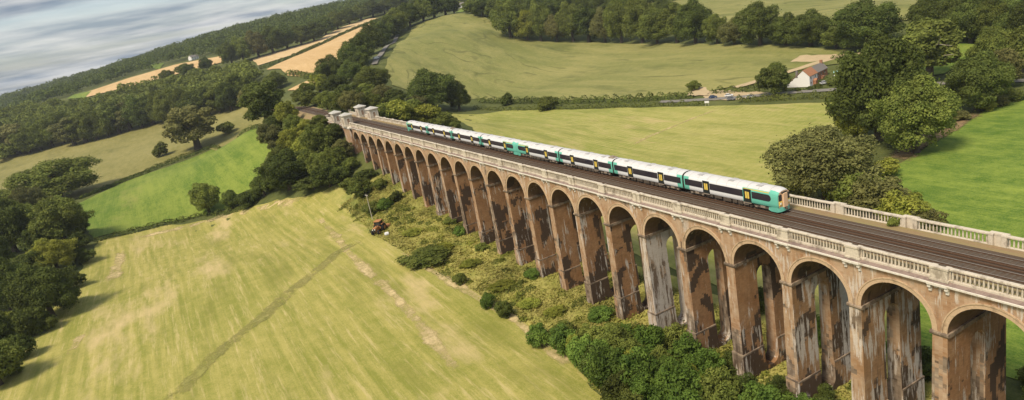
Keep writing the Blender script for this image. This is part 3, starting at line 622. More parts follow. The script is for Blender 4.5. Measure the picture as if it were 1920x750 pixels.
pavilion(XA - 4.6, 2 * YC + 0.15, 'pale stone pavilion across the tracks, the one closer to the train')
pavilion(XA - 22.8, 2 * YC + 0.15, 'pale stone pavilion across the tracks, the one farther from the train')
# deck: ballast bed and walkways
XD0, XD1 = -440.0, pier_x(K0)
mb = MB(); pr = [(.30, 28.2), (.30, 28.60), (1.7, 28.62), (2.1, DECK + .10), (9.1, DECK + .10), (9.5, 28.62), (11.1, 28.60), (11.1, 28.2)]
n = len(pr); mb.add([(XA - 46, a, b) for a, b in pr] + [(XD1, a, b) for a, b in pr], [(j, j + 1, n + j + 1, n + j) for j in range(n - 1)], [1, 1, 0, 0, 0, 1, 1])
vbuild(mb, 'deck', ['ballast', 'cess'])
mb = MB(); pr = [(-2.5, 26.5), (.30, 28.58), (1.7, 28.62), (2.1, DECK + .10), (9.1, DECK + .10), (9.5, 28.62), (11.1, 28.58), (14, 26.5)]
mb.add([(XD0, a, b) for a, b in pr] + [(XA - 46.02, a, b) for a, b in pr], [(j, j + 1, n + j + 1, n + j) for j in range(n - 1)], [1, 1, 0, 0, 0, 1, 1])
tag(mb.build('track_bed', ['ballast', 'cess']), kind='structure')
# track
RAIL = 28.93
trk = empty('railway_track', (0, YC, DECK)); tag(trk, 'double railway track of steel rails on brown ballast along the viaduct', 'railway track')
def tbuild(mb, name, mats): mb.v = [(a, b - YC, c - DECK) for a, b, c in mb.v]; return mb.build(name, mats, trk)
TY = (3.85, 7.30)
for yc in TY:
    for o in (-.75, .75):
        mb = MB(); y = yc + o
        mb.box(XD0, XD1, y - .07, y + .07, RAIL - .16, RAIL - .13, 1); mb.box(XD0, XD1, y - .012, y + .012, RAIL - .13, RAIL - .04, 1); mb.box(XD0, XD1, y - .04, y + .04, RAIL - .04, RAIL, 0)
        tbuild(mb, 'rail', ['rail_top', 'rail_rust'])
for y in (TY[0] + 1.35, TY[1] - 1.35):
    mb = MB(); mb.box(XD0, XD1, y - .05, y + .05, RAIL - .08, RAIL + .06, 0)
    tbuild(mb, 'conductor_rail', ['rail_rust'])
mb = MB()
for yc in TY:
    x = XD1 - .3
    while x > -330: mb.box(x - .13, x + .13, yc - 1.25, yc + 1.25, DECK + .06, DECK + .125); x -= .65
tag(tbuild(mb, 'sleepers', ['sleeper']), kind='stuff')

# ------------------------------------------------------------------ train
train = empty('passenger_train', (-27.64, TY[1], RAIL)); tag(train, 'white and mint green eight coach passenger train crossing the viaduct', 'train')
PROF = [(-1.22, .86), (-1.36, 1.05), (-1.40, 1.5), (-1.40, 2.5), (-1.37, 3.05), (-1.27, 3.34), (-1.0, 3.58), (-.55, 3.74), (0, 3.79)]
PROF = PROF + [(-y, z) for y, z in PROF[-2::-1]]
def coach(kind):
    cabbed = kind == 'cab'
    xs = [-10.0, -9.9, -8.7, 0, 3.4, 8.0, 8.7] + ([8.9, 9.5, 9.95, 10.2] if cabbed else [9.9, 10.0])
    mb = MB(); np_ = len(PROF); rows = []
    for x in xs:
        kw = kz = 1.0
        if abs(x) == 10.0 and (not cabbed or x < 0): kw = .97; kz = .99
        if cabbed and x > 8.8:
            t = (x - 8.9) / 1.3; kw = 1 - .13 * t ** 2; kz = 1 - .10 * t ** 2.2
        rows.append([(x, y * kw, .86 + (z - .86) * kz) for y, z in PROF])
    for r in rows: mb.v += r
    for i in range(len(xs) - 1):
        xm = (xs[i] + xs[i + 1]) / 2
        for j in range(np_ - 1):
            zm = (PROF[j][1] + PROF[j + 1][1]) / 2
            if zm > 3.42: m_ = 2
            elif abs(xm) > 8.7 and not (cabbed and xm > 0): m_ = 1 
            elif cabbed and xm > 3.4: m_ = 1 if zm < 3.2 else 0
            else: m_ = 0
            if cabbed and xm > 8.7 and zm > 3.2: m_ = 2 if zm > 3.6 else 1
            mb.f.append((i * np_ + j, i * np_ + j + 1, (i + 1) * np_ + j + 1, (i + 1) * np_ + j)); mb.m.append(m_)
        mb.f.append((i * np_, (i + 1) * np_, (i + 1) * np_ + np_ - 1, i * np_ + np_ - 1)); mb.m.append(3)
    mb.f += [tuple(range(np_)), tuple(range(len(xs) * np_ - 1, (len(xs) - 1) * np_ - 1, -1))]; mb.m += [3, 4 if cabbed else 3]
    c = mb.build('coach', ['train_white', 'train_green', 'train_roof', 'underframe', 'train_peach'])
    for p in c.data.polygons: p.use_smooth = len(p.vertices) == 4
    for s in (-1, 1):
        y = s * 1.40
        segs = [(-9.65, -5.45), (-3.75, 3.45), (5.25, 9.65)]
        if cabbed: segs[2] = (5.25, 8.95)
        for a, b in segs:
            w = MB(); ya, yb = sorted((y, y + s * .018))
            if cabbed and b > 8.9:   # rounded end by the cab
                pts = [(a, 1.78), (b - .55, 1.78)] + [(b - .55 + .55 * math.sin(t), 2.33 - .55 * math.cos(t)) for t in [k * math.pi / 8 for k in range(1, 9)]] + [(a, 2.88)]
                nn = len(pts); w.add([(u, y + s * .018, v) for u, v in pts] + [(u, y - s * .05, v) for u, v in pts], [tuple(range(nn))[::-s]] + [(j, (j + 1) % nn, nn + (j + 1) % nn, nn + j) for j in range(nn)])
            else: w.box(a, b, ya - .03, yb, 1.78, 2.88)
            w.build('window_band', ['train_glass'], c)
        for xd in (-4.6, 4.35):
            d = MB(); ya, yb = sorted((y - s * .03, y + s * .035)); d.box(xd - .76, xd + .76, ya, yb, 1.02, 3.16, 0)
            ya, yb = sorted((y, y + s * .05))
            for q in (-.22, .22): d.box(xd + q - .17, xd + q + .17, ya, yb, 1.62, 2.72, 1)
            d.build('door', ['train_dark', 'train_yellow'], c)
            st = MB(); ya, yb = sorted((y - s * .1, y + s * .12)); st.box(xd - .75, xd + .75, ya, yb, .84, .93); st.build('step', ['gear_pale'], c)
    for xb in (-7.1, 7.1):
        b = MB(); b.box(xb - 1.75, xb + 1.75, -1.16, -1.0, .38, .72, 0); b.box(xb - 1.75, xb + 1.75, 1.0, 1.16, .38, .72, 0); b.box(xb - .45, xb + .45, -1.2, 1.2, .45, .84, 1)
        for dx_ in (-1.3, 1.3):
            for y in (-.75, .75): b.wheel((xb + dx_, y, .42), .42, .14, 14, 0)
            b.box(xb + dx_ - .2, xb + dx_ + .2, -1.2, 1.2, .36, .6, 1)
        b.build('bogie', ['underframe', 'gear_pale'], c)
    r = random.Random(5)
    x = -4.9
    while x < 4.8:
        L = r.uniform(.8, 1.9); g_ = MB(); g_.box(x, min(x + L, 5.0), -1.25, 1.25, r.uniform(.28, .42), .855, 0, .04); g_.build('equipment_case', [r.choice(['underframe', 'gear_pale', 'underframe'])], c); x += L + r.uniform(.15, .4)
    for x in (-6.5, 0.4, 6.2):
        v = MB(); v.box(x - .55, x + .55, -.72, -.12, 3.66, 3.80); v.box(x - .55, x + .55, .12, .72, 3.66, 3.80); v.build('roof_vent', ['vent_grey'], c)
    for x in np.arange(-8.6, 8.7, 2.15):
        v = MB()
        for (ya, za), (yb, zb) in zip(PROF[4:12], PROF[5:13]):
            v.add([(x - .03, ya, za + .012), (x + .03, ya, za + .012), (x + .03, yb, zb + .012), (x - .03, yb, zb + .012)], [(0, 1, 2, 3)])
        v.build('roof_seam', ['vent_grey'], c)
    for s in ((-1,) if cabbed else (-1, 1)):
        gw = MB(); a, b = sorted((s * 9.98, s * 10.19)); gw.box(a, b, -.72, .72, .95, 3.2); gw.build('gangway', ['train_deep_green'], c)
    if cabbed:
        f = MB(); f.add([(8.35, -1.26, .86), (8.35, -1.30, .40), (8.8, -1.30, .24), (9.8, -1.22, .20), (10.25, -.95, .26), (10.42, -.5, .32), (10.42, .5, .32), (10.25, .95, .26), (9.8, 1.22, .20), (8.8, 1.30, .24), (8.35, 1.30, .40), (8.35, 1.26, .86),
                         (8.8, -1.35, .92), (9.8, -1.30, .98), (10.2, -1.06, .98), (10.36, -.5, .98), (10.36, .5, .98), (10.2, 1.06, .98), (9.8, 1.30, .98), (8.8, 1.35, .92)],
            [(0, 1, 2, 12), (12, 2, 3, 13), (13, 3, 4, 14), (14, 4, 5, 15), (15, 5, 6, 16), (16, 6, 7, 17), (17, 7, 8, 18), (18, 8, 9, 19), (19, 9, 10, 11), (13, 14, 15, 16, 17, 18), (12, 13, 18, 19)])
        f.build('nose_fairing', ['train_green'], c)
        gz = MB(); gz.box(10.1, 10.52, -.46, .46, .95, 3.16, 0, .06); gz.build('end_gangway', ['train_peach'], c)
        rm = MB(); rm.box(10.08, 10.46, -.56, .56, 3.14, 3.30, 0, .03); rm.build('gangway_hood', ['train_dark'], c)
        for s in (-1, 1):
            ws = MB(); ya, yb = sorted((s * .50, s * 1.16)); ws.box(10.12, 10.26, ya, yb, 1.98, 2.98, 0, .03); ws.build('windscreen', ['train_glass'], c)
            ya, yb = sorted((s * .50, s * 1.17)); pn = MB(); pn.box(10.12, 10.30, ya, yb, 1.28, 1.94, 0, .05); pn.build('yellow_panel', ['train_yellow'], c)
            hl = MB(); hl.box(10.28, 10.36, *sorted((s * .72, s * 1.02)), 1.45, 1.75, 0, .03); hl.build('headlight', ['lamp_glass'], c)
        cp = MB(); cp.box(10.2, 10.75, -.16, .16, .55, .85, 0, .03); cp.build('coupler', ['underframe'], c)
        fs = MB()
        for s in (-1, 1): fs.box(3.6, 8.6, *sorted((s * 1.25, s * 1.355)), 3.10, 3.24)
        fs.build('yellow_stripe', ['train_yellow'], c)
    return c
cab0 = coach('cab'); mid0 = coach('mid'); cab0.parent = train; mid0.parent = train
first = {'cab': True, 'mid': True}
for i in range(8):
    kd = 'cab' if i in (0, 3, 4, 7) else 'mid'; src = cab0 if kd == 'cab' else mid0
    o = src if first[kd] else copy_tree(src, train); first[kd] = False
    o.location = (-10.2 - 20.4 * i, 0, 0); o.rotation_euler = (0, 0, math.pi if i in (3, 7) else 0)
    if i in (2, 6):
        w = MB(); w.box(8.0, 9.6, -.6, .6, 3.70, 3.95, 0, .05); w.box(8.3, 9.2, -.3, .3, 3.95, 4.12, 0, .05); w.build('roof_equipment', ['gear_pale'], o)

# ------------------------------------------------------------------ vegetation
def quad_mesh(name, V, mat):
    """V: (n,4,3) leaf faces -> mesh"""
    n = len(V); me = bpy.data.meshes.new(name)
    me.vertices.add(n * 4); me.vertices.foreach_set('co', np.ascontiguousarray(V, dtype=np.float32).ravel())
    me.loops.add(n * 4); me.loops.foreach_set('vertex_index', np.arange(n * 4, dtype=np.int32))
    me.polygons.add(n); me.polygons.foreach_set('loop_start', np.arange(0, n * 4, 4, dtype=np.int32)); me.polygons.foreach_set('loop_total', np.full(n, 4, dtype=np.int32))
    me.materials.append(MATS[mat]); me.update(calc_edges=True); return me
def unit(a): return a / np.maximum(np.linalg.norm(a, axis=-1, keepdims=True), 1e-9)
def leaves_at(P, N, size, rng, elong=1.5):
    n = len(P); a = unit(np.cross(N, unit(rng.normal(size=(n, 3))))); b = np.cross(N, a)
    s = (size * rng.uniform(.6, 1.35, n))[:, None]; e = elong
    return np.stack([P - a * s * e * .5, P - b * s * .42 + N * s * .10, P + a * s * e * .5, P + b * s * .42 + N * s * .10], 1)
def crown_pts(rng, W, H, nleaf, nl, zc, az, lobe, under=0.35):
    """points and normals of the foliage shell: lobes spread through an uneven ellipsoid"""
    d = unit(rng.normal(size=(nl, 3))); d[:, 2] = np.where(d[:, 2] < -under, -d[:, 2], d[:, 2])
    rad = rng.uniform(.42, .86, nl)[:, None]; ax = np.array([W / 2, W / 2, az * H])
    c = d * rad * ax * rng.uniform(.86, 1.08, (nl, 1)) + np.array([0, 0, zc * H])
    r = rng.uniform(.62, 1.15, nl) * lobe * W / 2 * (1.25 - .45 * rad[:, 0])
    pick = rng.choice(nl, nleaf * 2, p=r ** 2 / (r ** 2).sum())
    q = unit(rng.normal(size=(nleaf * 2, 3))); q[:, 2] = np.where((q[:, 2] < -.2) & (rng.random(nleaf * 2) < .4), -q[:, 2], q[:, 2])
    sh = rng.uniform(.60, 1.0, nleaf * 2) + rng.exponential(.07 if lobe > .27 else .13, nleaf * 2)
    sq = np.array([1, 1, .82])
    P = c[pick] + q * (r[pick] * sh)[:, None] * sq
    best = np.full(len(P), 9.0)
    for k in range(nl): best = np.minimum(best, np.where(pick == k, 9.0, np.linalg.norm((P - c[k]) / sq, axis=1) / r[k]))
    keep = np.where((best > .72) & (P[:, 2] > .03 * H))[0][:nleaf]
    N = unit(q[keep] * .9 + rng.normal(size=(len(keep), 3)) * .6 + np.array([0, 0, .25]))
    return P[keep], N, c, r
SHAPES = {'broad': dict(W=13., H=12.5, nl=64, zc=.47, az=.44, lobe=.29, under=.9), 'tall': dict(W=10., H=15., nl=60, zc=.49, az=.45, lobe=.33, under=.9), 'great': dict(W=26., H=25., nl=110, zc=.47, az=.44, lobe=.235, under=.9), 'shrub': dict(W=6., H=5.4, nl=22, zc=.45, az=.42, lobe=.42, under=.8),
          'thicket': dict(W=7., H=6.2, nl=58, zc=.45, az=.46, lobe=.26, under=.9)}
PROTO = {}
def proto(shape, mat, var):
    key = (shape, mat, var)
    if key in PROTO: return PROTO[key]
    sp_ = dict(SHAPES[shape]); seed = (sorted(SHAPES).index(shape) * 10 + var) * 7 + 3; rng = np.random.default_rng(seed)
    W, H = sp_['W'], sp_['H']; nleaf, size = {'great': (26000, .50), 'broad': (9500, .40), 'tall': (9000, .40), 'shrub': (3200, .32), 'thicket': (5600, .27)}[shape]
    P, N, c, r = crown_pts(rng, W, H, nleaf, sp_['nl'], sp_['zc'], sp_['az'], sp_['lobe'], sp_.get('under', .35))
    me = quad_mesh('crown', leaves_at(P, N, size, rng), mat)
    mb = MB(); t0 = .045 * H * (1 if shape in ('broad', 'tall', 'great') else .5); top = H * .42
    mb.tube((0, 0, -1.0), (0, 0, .06 * H), t0 * 1.5, t0, 8); mb.tube((0, 0, .06 * H), (0.02 * H, 0, top), t0, t0 * .6, 8)
    for k in range(min(7, len(c))):
        z0 = H * (.16 + .04 * k); b = c[k] * np.array([.85, .85, 1]); mb.tube((0.01 * H, 0, min(z0, b[2])), tuple(b), t0 * .45, t0 * .10, 5)
    o = mb.build('trunk', 'bark'); tm = o.data; bpy.data.objects.remove(o)
    PROTO[key] = (me, tm, W, H); return PROTO[key]
TREES = []
VR = random.Random(11)
def tree_world(P, Wm, Hm, shape, mat, label=None, cat='tree', name=None, group=None):
    if shape == 'broad' and Wm > 19: shape = 'great'
    me, tm, W, H = proto(shape, 'leaf_' + mat, VR.randrange(2 if shape == 'great' else 3))
    e = empty(name or ('tree' if cat == 'tree' else 'shrub'), (P[0], P[1], P[2] - .1), VR.uniform(0, 6.28), (Wm / W * VR.uniform(.94, 1.06), Wm / W * VR.uniform(.94, 1.06), Hm / H))
    link('crown', me, e); link('trunk', tm, e)
    tag(e, label, cat, group); return e
def T(bx, by, w, h, shape, mat, label=None, cat='tree', group=None):
    P = g(bx, by); mpp = float((P - CAM) @ CF) / FPX
    e = tree_world(P, w * mpp * 1.15, h * mpp * 1.05, shape, mat, label, cat, None, group); TREES.append(e); return e
ORD = 'first second third fourth fifth sixth seventh eighth ninth tenth eleventh twelfth thirteenth fourteenth fifteenth sixteenth seventeenth eighteenth nineteenth twentieth twenty-first twenty-second twenty-third twenty-fourth twenty-fifth twenty-sixth twenty-seventh twenty-eighth twenty-ninth thirtieth thirty-first thirty-second thirty-third thirty-fourth thirty-fifth thirty-sixth thirty-seventh thirty-eighth thirty-ninth fortieth'.split()
LOOK = {'dark': 'dark green', 'mid': 'mid green', 'light': 'yellowish green', 'willow': 'grey green', 'lush': 'fresh green'}
def row(items, phrase, group, cat='tree'):
    items = sorted(items, key=lambda q: q[0])
    for n, (bx, by, w, h, shape, mat) in enumerate(items):
        T(bx, by, w, h, shape, mat, '%s %s, %s from left %s' % (LOOK[mat], cat, ORD[n], phrase), cat, group)

# left edge of the hay field
T(112, 374, 150, 78, 'broad', 'mid', 'wide spreading oak at the corner of the pale field, left end of the hedge')
T(62, 402, 64, 58, 'broad', 'willow', 'olive tree tucked below the wide spreading oak')
T(125, 457, 104, 96, 'broad', 'mid', 'rounded tree at the left corner of the bright green pasture')
T(30, 474, 100, 108, 'broad', 'dark', 'dark tree at left frame edge behind the yellowish tree')
T(110, 507, 80, 68, 'broad', 'light', 'yellowish green tree at the left corner of the hay field')
T(100, 595, 112, 112, 'broad', 'dark', 'dark dense oak leaning over the left edge of the hay field')
T(22, 580, 95, 104, 'broad', 'dark', 'dark oak at left frame edge, behind the dense oak by the hay field')
T(8, 645, 64, 70, 'broad', 'light', 'small yellow green tree at left frame edge, lower down the hay field')
T(2, 722, 92, 92, 'broad', 'mid', 'dark green tree cut by the left frame edge, lowest beside the hay field')
row([(150, 468, 46, 34, 'thicket', 'dark'), (160, 492, 40, 30, 'thicket', 'dark'), (70, 520, 70, 56, 'broad', 'dark'), (140, 540, 46, 34, 'thicket', 'dark'), (60, 560, 60, 60, 'broad', 'dark'), (128, 572, 50, 40, 'thicket', 'dark'), (58, 630, 64, 60, 'broad', 'dark'), (86, 620, 50, 36, 'thicket', 'mid'), (42, 672, 56, 52, 'thicket', 'dark'),
     (20, 705, 50, 40, 'thicket', 'dark'), (-20, 660, 80, 90, 'broad', 'dark'), (-10, 520, 90, 90, 'broad', 'dark'), (80, 470, 60, 50, 'broad', 'dark'), (30, 430, 70, 56, 'broad', 'mid'), (5, 400, 70, 46, 'broad', 'mid'), (150, 440, 40, 32, 'thicket', 'dark'), (108, 400, 54, 34, 'thicket', 'mid'), (30, 545, 70, 60, 'broad', 'mid')],
    'in the belt along the left edge', 'trees filling the belt at the left edge of the hay field')
T(372, 279, 80, 92, 'tall', 'willow', 'tall solitary grey green tree standing in the hedge between two fields')
T(306, 293, 28, 28, 'shrub', 'mid', 'small round bush in the hedge left of the tall solitary tree', 'shrub')
T(427, 251, 28, 24, 'shrub', 'mid', 'small round bush on the pale field right of the tall solitary tree', 'shrub')
T(393, 399, 54, 62, 'broad', 'mid', 'round tree on the hedge at the top of the hay field')
T(437, 392, 34, 40, 'broad', 'dark', 'smaller dark tree right of the round tree atop the hay field')
# slope at the far end of the viaduct, camera side
row([(545, 353, 98, 76, 'broad', 'dark'), (497, 367, 44, 42, 'broad', 'dark'), (470, 386, 46, 32, 'shrub', 'dark'), (620, 349, 64, 44, 'broad', 'dark'), (634, 319, 50, 50, 'broad', 'mid'), (648, 303, 34, 46, 'tall', 'willow'),
     (606, 290, 60, 64, 'broad', 'mid'), (580, 262, 30, 42, 'tall', 'light'), (551, 290, 48, 54, 'broad', 'light'), (526, 290, 38, 58, 'tall', 'willow'), (508, 276, 34, 52, 'tall', 'willow'), (556, 256, 38, 44, 'broad', 'mid'),
     (585, 318, 50, 44, 'broad', 'mid'), (660, 318, 30, 26, 'shrub', 'mid'), (520, 330, 44, 40, 'broad', 'mid'), (628, 265, 40, 36, 'broad', 'dark'), (600, 240, 36, 26, 'broad', 'mid'), (565, 330, 60, 52, 'broad', 'dark'), (610, 330, 60, 50, 'broad', 'mid'), (535, 310, 44, 44, 'broad', 'mid'), (575, 295, 50, 44, 'broad', 'light'), (640, 340, 46, 30, 'shrub', 'dark'), (520, 352, 46, 36, 'shrub', 'dark'), (590, 355, 60, 28, 'thicket', 'dark'), (515, 255, 40, 40, 'broad', 'dark')],
    'on the slope below the near pavilions', 'trees on the slope left of the viaduct end')
T(505, 240, 78, 98, 'tall', 'dark', 'tall dark tree standing left of the bend where the railway disappears')
T(541, 238, 42, 52, 'broad', 'light', 'bright yellowish tree right against the tall dark tree by the railway')
T(470, 206, 32, 44, 'tall', 'willow', 'pale grey green tree left of the tall dark tree by the railway')
T(520, 168, 42, 36, 'broad', 'mid', 'rounded tree behind the tall dark tree, under the tan wheat field')
# belt on the far side of the line
row([(566, 193, 36, 26, 'shrub', 'mid'), (590, 199, 40, 30, 'shrub', 'mid'), (615, 205, 42, 36, 'broad', 'mid'), (641, 209, 44, 38, 'broad', 'mid'), (666, 212, 46, 46, 'broad', 'willow'), (655, 193, 50, 38, 'broad', 'dark'), (690, 188, 46, 34, 'broad', 'mid'),
     (722, 196, 42, 40, 'broad', 'willow'), (744, 202, 50, 38, 'broad', 'dark'), (705, 208, 50, 34, 'broad', 'mid'), (746, 229, 56, 44, 'shrub', 'light'), (772, 224, 50, 40, 'shrub', 'mid'), (800, 234, 54, 42, 'shrub', 'light'), (832, 242, 46, 34, 'shrub', 'mid'),
     (720, 226, 46, 36, 'shrub', 'mid'), (780, 206, 44, 30, 'shrub', 'willow'), (850, 246, 30, 24, 'shrub', 'mid')],
    'in the belt behind the far pavilions', 'trees and scrub on the far side of the railway')
row([(625, 152, 58, 50, 'broad', 'dark'), (600, 172, 38, 36, 'broad', 'light'), (635, 174, 50, 36, 'broad', 'dark'), (660, 151, 46, 40, 'broad', 'dark'), (700, 170, 68, 48, 'broad', 'mid'), (575, 180, 34, 28, 'shrub', 'mid'), (678, 140, 40, 44, 'broad', 'dark')],
    'in the clump between wheat field and crop field', 'trees between the wheat field and the crop field')
row([(664, 128, 50, 52, 'broad', 'dark'), (684, 118, 46, 58, 'broad', 'dark'), (700, 102, 52, 58, 'broad', 'dark'), (716, 86, 50, 50, 'broad', 'dark'), (733, 72, 46, 44, 'broad', 'dark'), (748, 62, 50, 48, 'broad', 'mid'), (770, 50, 44, 46, 'broad', 'dark'),
     (795, 40, 50, 42, 'broad', 'mid'), (815, 33, 46, 44, 'broad', 'dark'), (836, 28, 48, 46, 'broad', 'dark'), (852, 25, 30, 26, 'broad', 'mid'), (906, 31, 50, 40, 'broad', 'dark'), (934, 42, 38, 48, 'tall', 'dark'), (790, 22, 40, 36, 'broad', 'dark'), (885, 26, 30, 30, 'broad', 'mid'), (757, 40, 36, 30, 'broad', 'mid')],
    'along the brow of the hill behind the crop field', 'trees along the hill brow')
row([(958, 71, 62, 76, 'broad', 'mid'), (990, 76, 50, 58, 'broad', 'light'), (1015, 77, 48, 76, 'broad', 'mid'), (1045, 78, 42, 52, 'broad', 'willow'), (1075, 78, 52, 76, 'broad', 'mid'), (1105, 79, 46, 68, 'tall', 'dark'), (1135, 79, 48, 66, 'broad', 'willow'), (1166, 80, 60, 90, 'broad', 'mid'),
     (1205, 80, 66, 92, 'broad', 'mid'), (1233, 83, 66, 68, 'broad', 'mid'), (1270, 80, 46, 78, 'tall', 'mid'), (1305, 82, 72, 84, 'broad', 'dark'), (1345, 83, 46, 58, 'broad', 'mid'), (1378, 84, 58, 52, 'broad', 'willow'), (1426, 86, 82, 84, 'broad', 'dark'), (1474, 86, 62, 62, 'broad', 'dark'),
     (1520, 86, 78, 68, 'broad', 'dark'), (1568, 92, 50, 44, 'broad', 'mid'), (1626, 92, 118, 94, 'broad', 'dark')],
    'in the row along the top of the crop field', 'trees along the top edge of the crop field')
row([(945, 30, 44, 40, 'broad', 'dark'), (975, 34, 44, 44, 'broad', 'mid'), (1000, 44, 46, 48, 'broad', 'dark'), (1035, 48, 50, 50, 'broad', 'dark'), (1062, 46, 50, 52, 'broad', 'dark'), (1095, 46, 50, 54, 'broad', 'dark'), (1125, 44, 48, 50, 'broad', 'dark'), (1152, 42, 50, 50, 'broad', 'dark'), (1245, 46, 50, 52, 'broad', 'dark'), (1180, 40, 46, 48, 'broad', 'dark')],
    'in the dark wood behind that row', 'trees of the dark wood at the top')
row([(1745, 78, 78, 86, 'broad', 'dark'), (1782, 74, 74, 84, 'broad', 'dark'), (1820, 80, 80, 88, 'broad', 'dark'), (1856, 80, 74, 86, 'broad', 'mid'), (1892, 78, 80, 86, 'broad', 'dark'), (1932, 84, 80, 90, 'broad', 'dark'), (1765, 46, 76, 70, 'broad', 'dark'), (1835, 46, 80, 70, 'broad', 'dark'), (1905, 48, 80, 70, 'broad', 'dark'), (1800, 30, 70, 60, 'broad', 'dark'), (1870, 30, 70, 60, 'broad', 'dark')],
    'in the wood at the top right corner', 'trees of the wood in the top right corner')
T(1866, 146, 86, 100, 'broad', 'mid', 'green tree above the lane at the right, left of the frame edge')
T(1915, 144, 74, 100, 'broad', 'mid', 'green tree above the lane cut by the right frame edge')
T(1832, 207, 112, 112, 'broad', 'dark', 'dark bushy tree at the top of the lush pasture, right of the round tree')
T(1884, 166, 54, 80, 'tall', 'willow', 'slim grey green tree behind the dark bushy tree at right')
T(1648, 262, 156, 202, 'broad', 'dark', 'huge dark oak right of the cottage, the largest tree of the group')
T(1606, 254, 76, 112, 'broad', 'dark', 'dark oak against the left flank of the huge oak')
tB = T(1742, 152, 100, 128, 'tall', 'mid', 'ragged tree with bare dead branches behind the huge dark oak')
T(1717, 286, 136, 150, 'broad', 'mid', 'round mid green tree in front of the huge dark oak')
T(1606, 262, 72, 74, 'broad', 'light', 'small yellowish tree below the huge dark oak')
T(1550, 382, 178, 152, 'broad', 'willow', 'big grey green willow just behind the far balustrade')
row([(1492, 374, 64, 62, 'shrub', 'mid'), (1600, 396, 92, 92, 'thicket', 'mid'), (1648, 408, 100, 92, 'thicket', 'willow'), (1694, 424, 88, 76, 'thicket', 'light'), (1735, 432, 60, 50, 'thicket', 'willow'), (1662, 330, 50, 36, 'shrub', 'light')],
    'in the scrub behind the far balustrade', 'scrub behind the far balustrade', 'shrub')
row([(1800, 226, 34, 22, 'shrub', 'willow'), (1850, 207, 32, 20, 'shrub', 'light'), (1872, 198, 34, 22, 'shrub', 'willow'), (1896, 188, 40, 24, 'shrub', 'mid'), (1772, 240, 30, 18, 'shrub', 'mid')],
    'along the stream bank above the lush pasture', 'bushes along the stream bank', 'shrub')
T(1453, 180, 58, 66, 'broad', 'dark', 'dark garden tree left of the white cottage')
T(1468, 170, 13, 14, 'shrub', 'light', 'small clipped round bush by the corner of the white cottage', 'shrub')
row([(1534, 165, 14, 10, 'shrub', 'mid'), (1519, 169, 12, 9, 'shrub', 'dark'), (1558, 161, 16, 12, 'shrub', 'mid'), (1496, 171, 12, 9, 'shrub', 'dark')], 'in the garden before the cottage', 'garden shrubs of the cottage', 'shrub')
T(815, 204, 96, 78, 'broad', 'dark', 'big dark oak at the foot of the crop field')
T(862, 207, 50, 58, 'broad', 'dark', 'smaller dark oak touching the big oak at the foot of the crop field')
T(953, 197, 22, 24, 'shrub', 'dark', 'small dark bush in the hedge right of the two oaks', 'shrub')
T(1027, 206, 38, 28, 'shrub', 'mid', 'wide bush in the hedge halfway between oaks and parked cars', 'shrub')
T(1302, 170, 26, 22, 'shrub', 'mid', 'bush beside the bare gateway at the left of the parked cars', 'shrub')
# near side of the viaduct
row([(1012, 650, 44, 52, 'thicket', 'lush'), (1060, 660, 54, 58, 'thicket', 'lush'), (1098, 694, 66, 76, 'thicket', 'lush'), (1146, 730, 86, 98, 'thicket', 'lush'), (1202, 740, 90, 100, 'thicket', 'lush'), (1218, 672, 66, 70, 'thicket', 'lush'), (1155, 655, 62, 56, 'thicket', 'mid'), (1110, 648, 50, 46, 'thicket', 'mid'),
     (1266, 775, 96, 116, 'thicket', 'lush'), (1292, 700, 76, 82, 'thicket', 'lush'), (1322, 728, 78, 84, 'thicket', 'lush'), (1352, 775, 84, 96, 'thicket', 'mid'), (1430, 800, 90, 90, 'thicket', 'lush'), (1402, 752, 62, 56, 'thicket', 'dark'), (1462, 754, 60, 56, 'thicket', 'dark'), (1290, 812, 96, 90, 'thicket', 'lush'),
     (1232, 830, 96, 96, 'thicket', 'lush'), (1180, 800, 84, 80, 'thicket', 'mid'), (1270, 655, 56, 52, 'thicket', 'mid'), (1240, 712, 70, 70, 'thicket', 'mid'), (1185, 690, 64, 60, 'thicket', 'mid'), (1375, 700, 50, 44, 'thicket', 'dark'), (1500, 790, 70, 60, 'thicket', 'lush'), (1560, 800, 80, 60, 'thicket', 'dark'), (1060, 628, 40, 30, 'thicket', 'mid'), (1540, 750, 50, 40, 'thicket', 'dark'), (1120, 705, 60, 64, 'thicket', 'dark'), (1170, 765, 80, 80, 'thicket', 'dark'), (1080, 668, 26, 50, 'tall', 'light'), (1130, 690, 34, 66, 'tall', 'lush'), (1188, 712, 36, 78, 'tall', 'light'), (1250, 735, 38, 84, 'tall', 'lush'), (1300, 745, 36, 80, 'tall', 'light'), (1340, 705, 30, 58, 'tall', 'mid'), (1236, 655, 28, 52, 'tall', 'lush'), (1165, 632, 50, 26, 'thicket', 'lush'), (1040, 640, 40, 30, 'thicket', 'mid'), (1210, 775, 70, 80, 'thicket', 'lush')],
    'in the thicket at the foot of the near piers', 'shrubs of the thicket by the near piers', 'shrub')
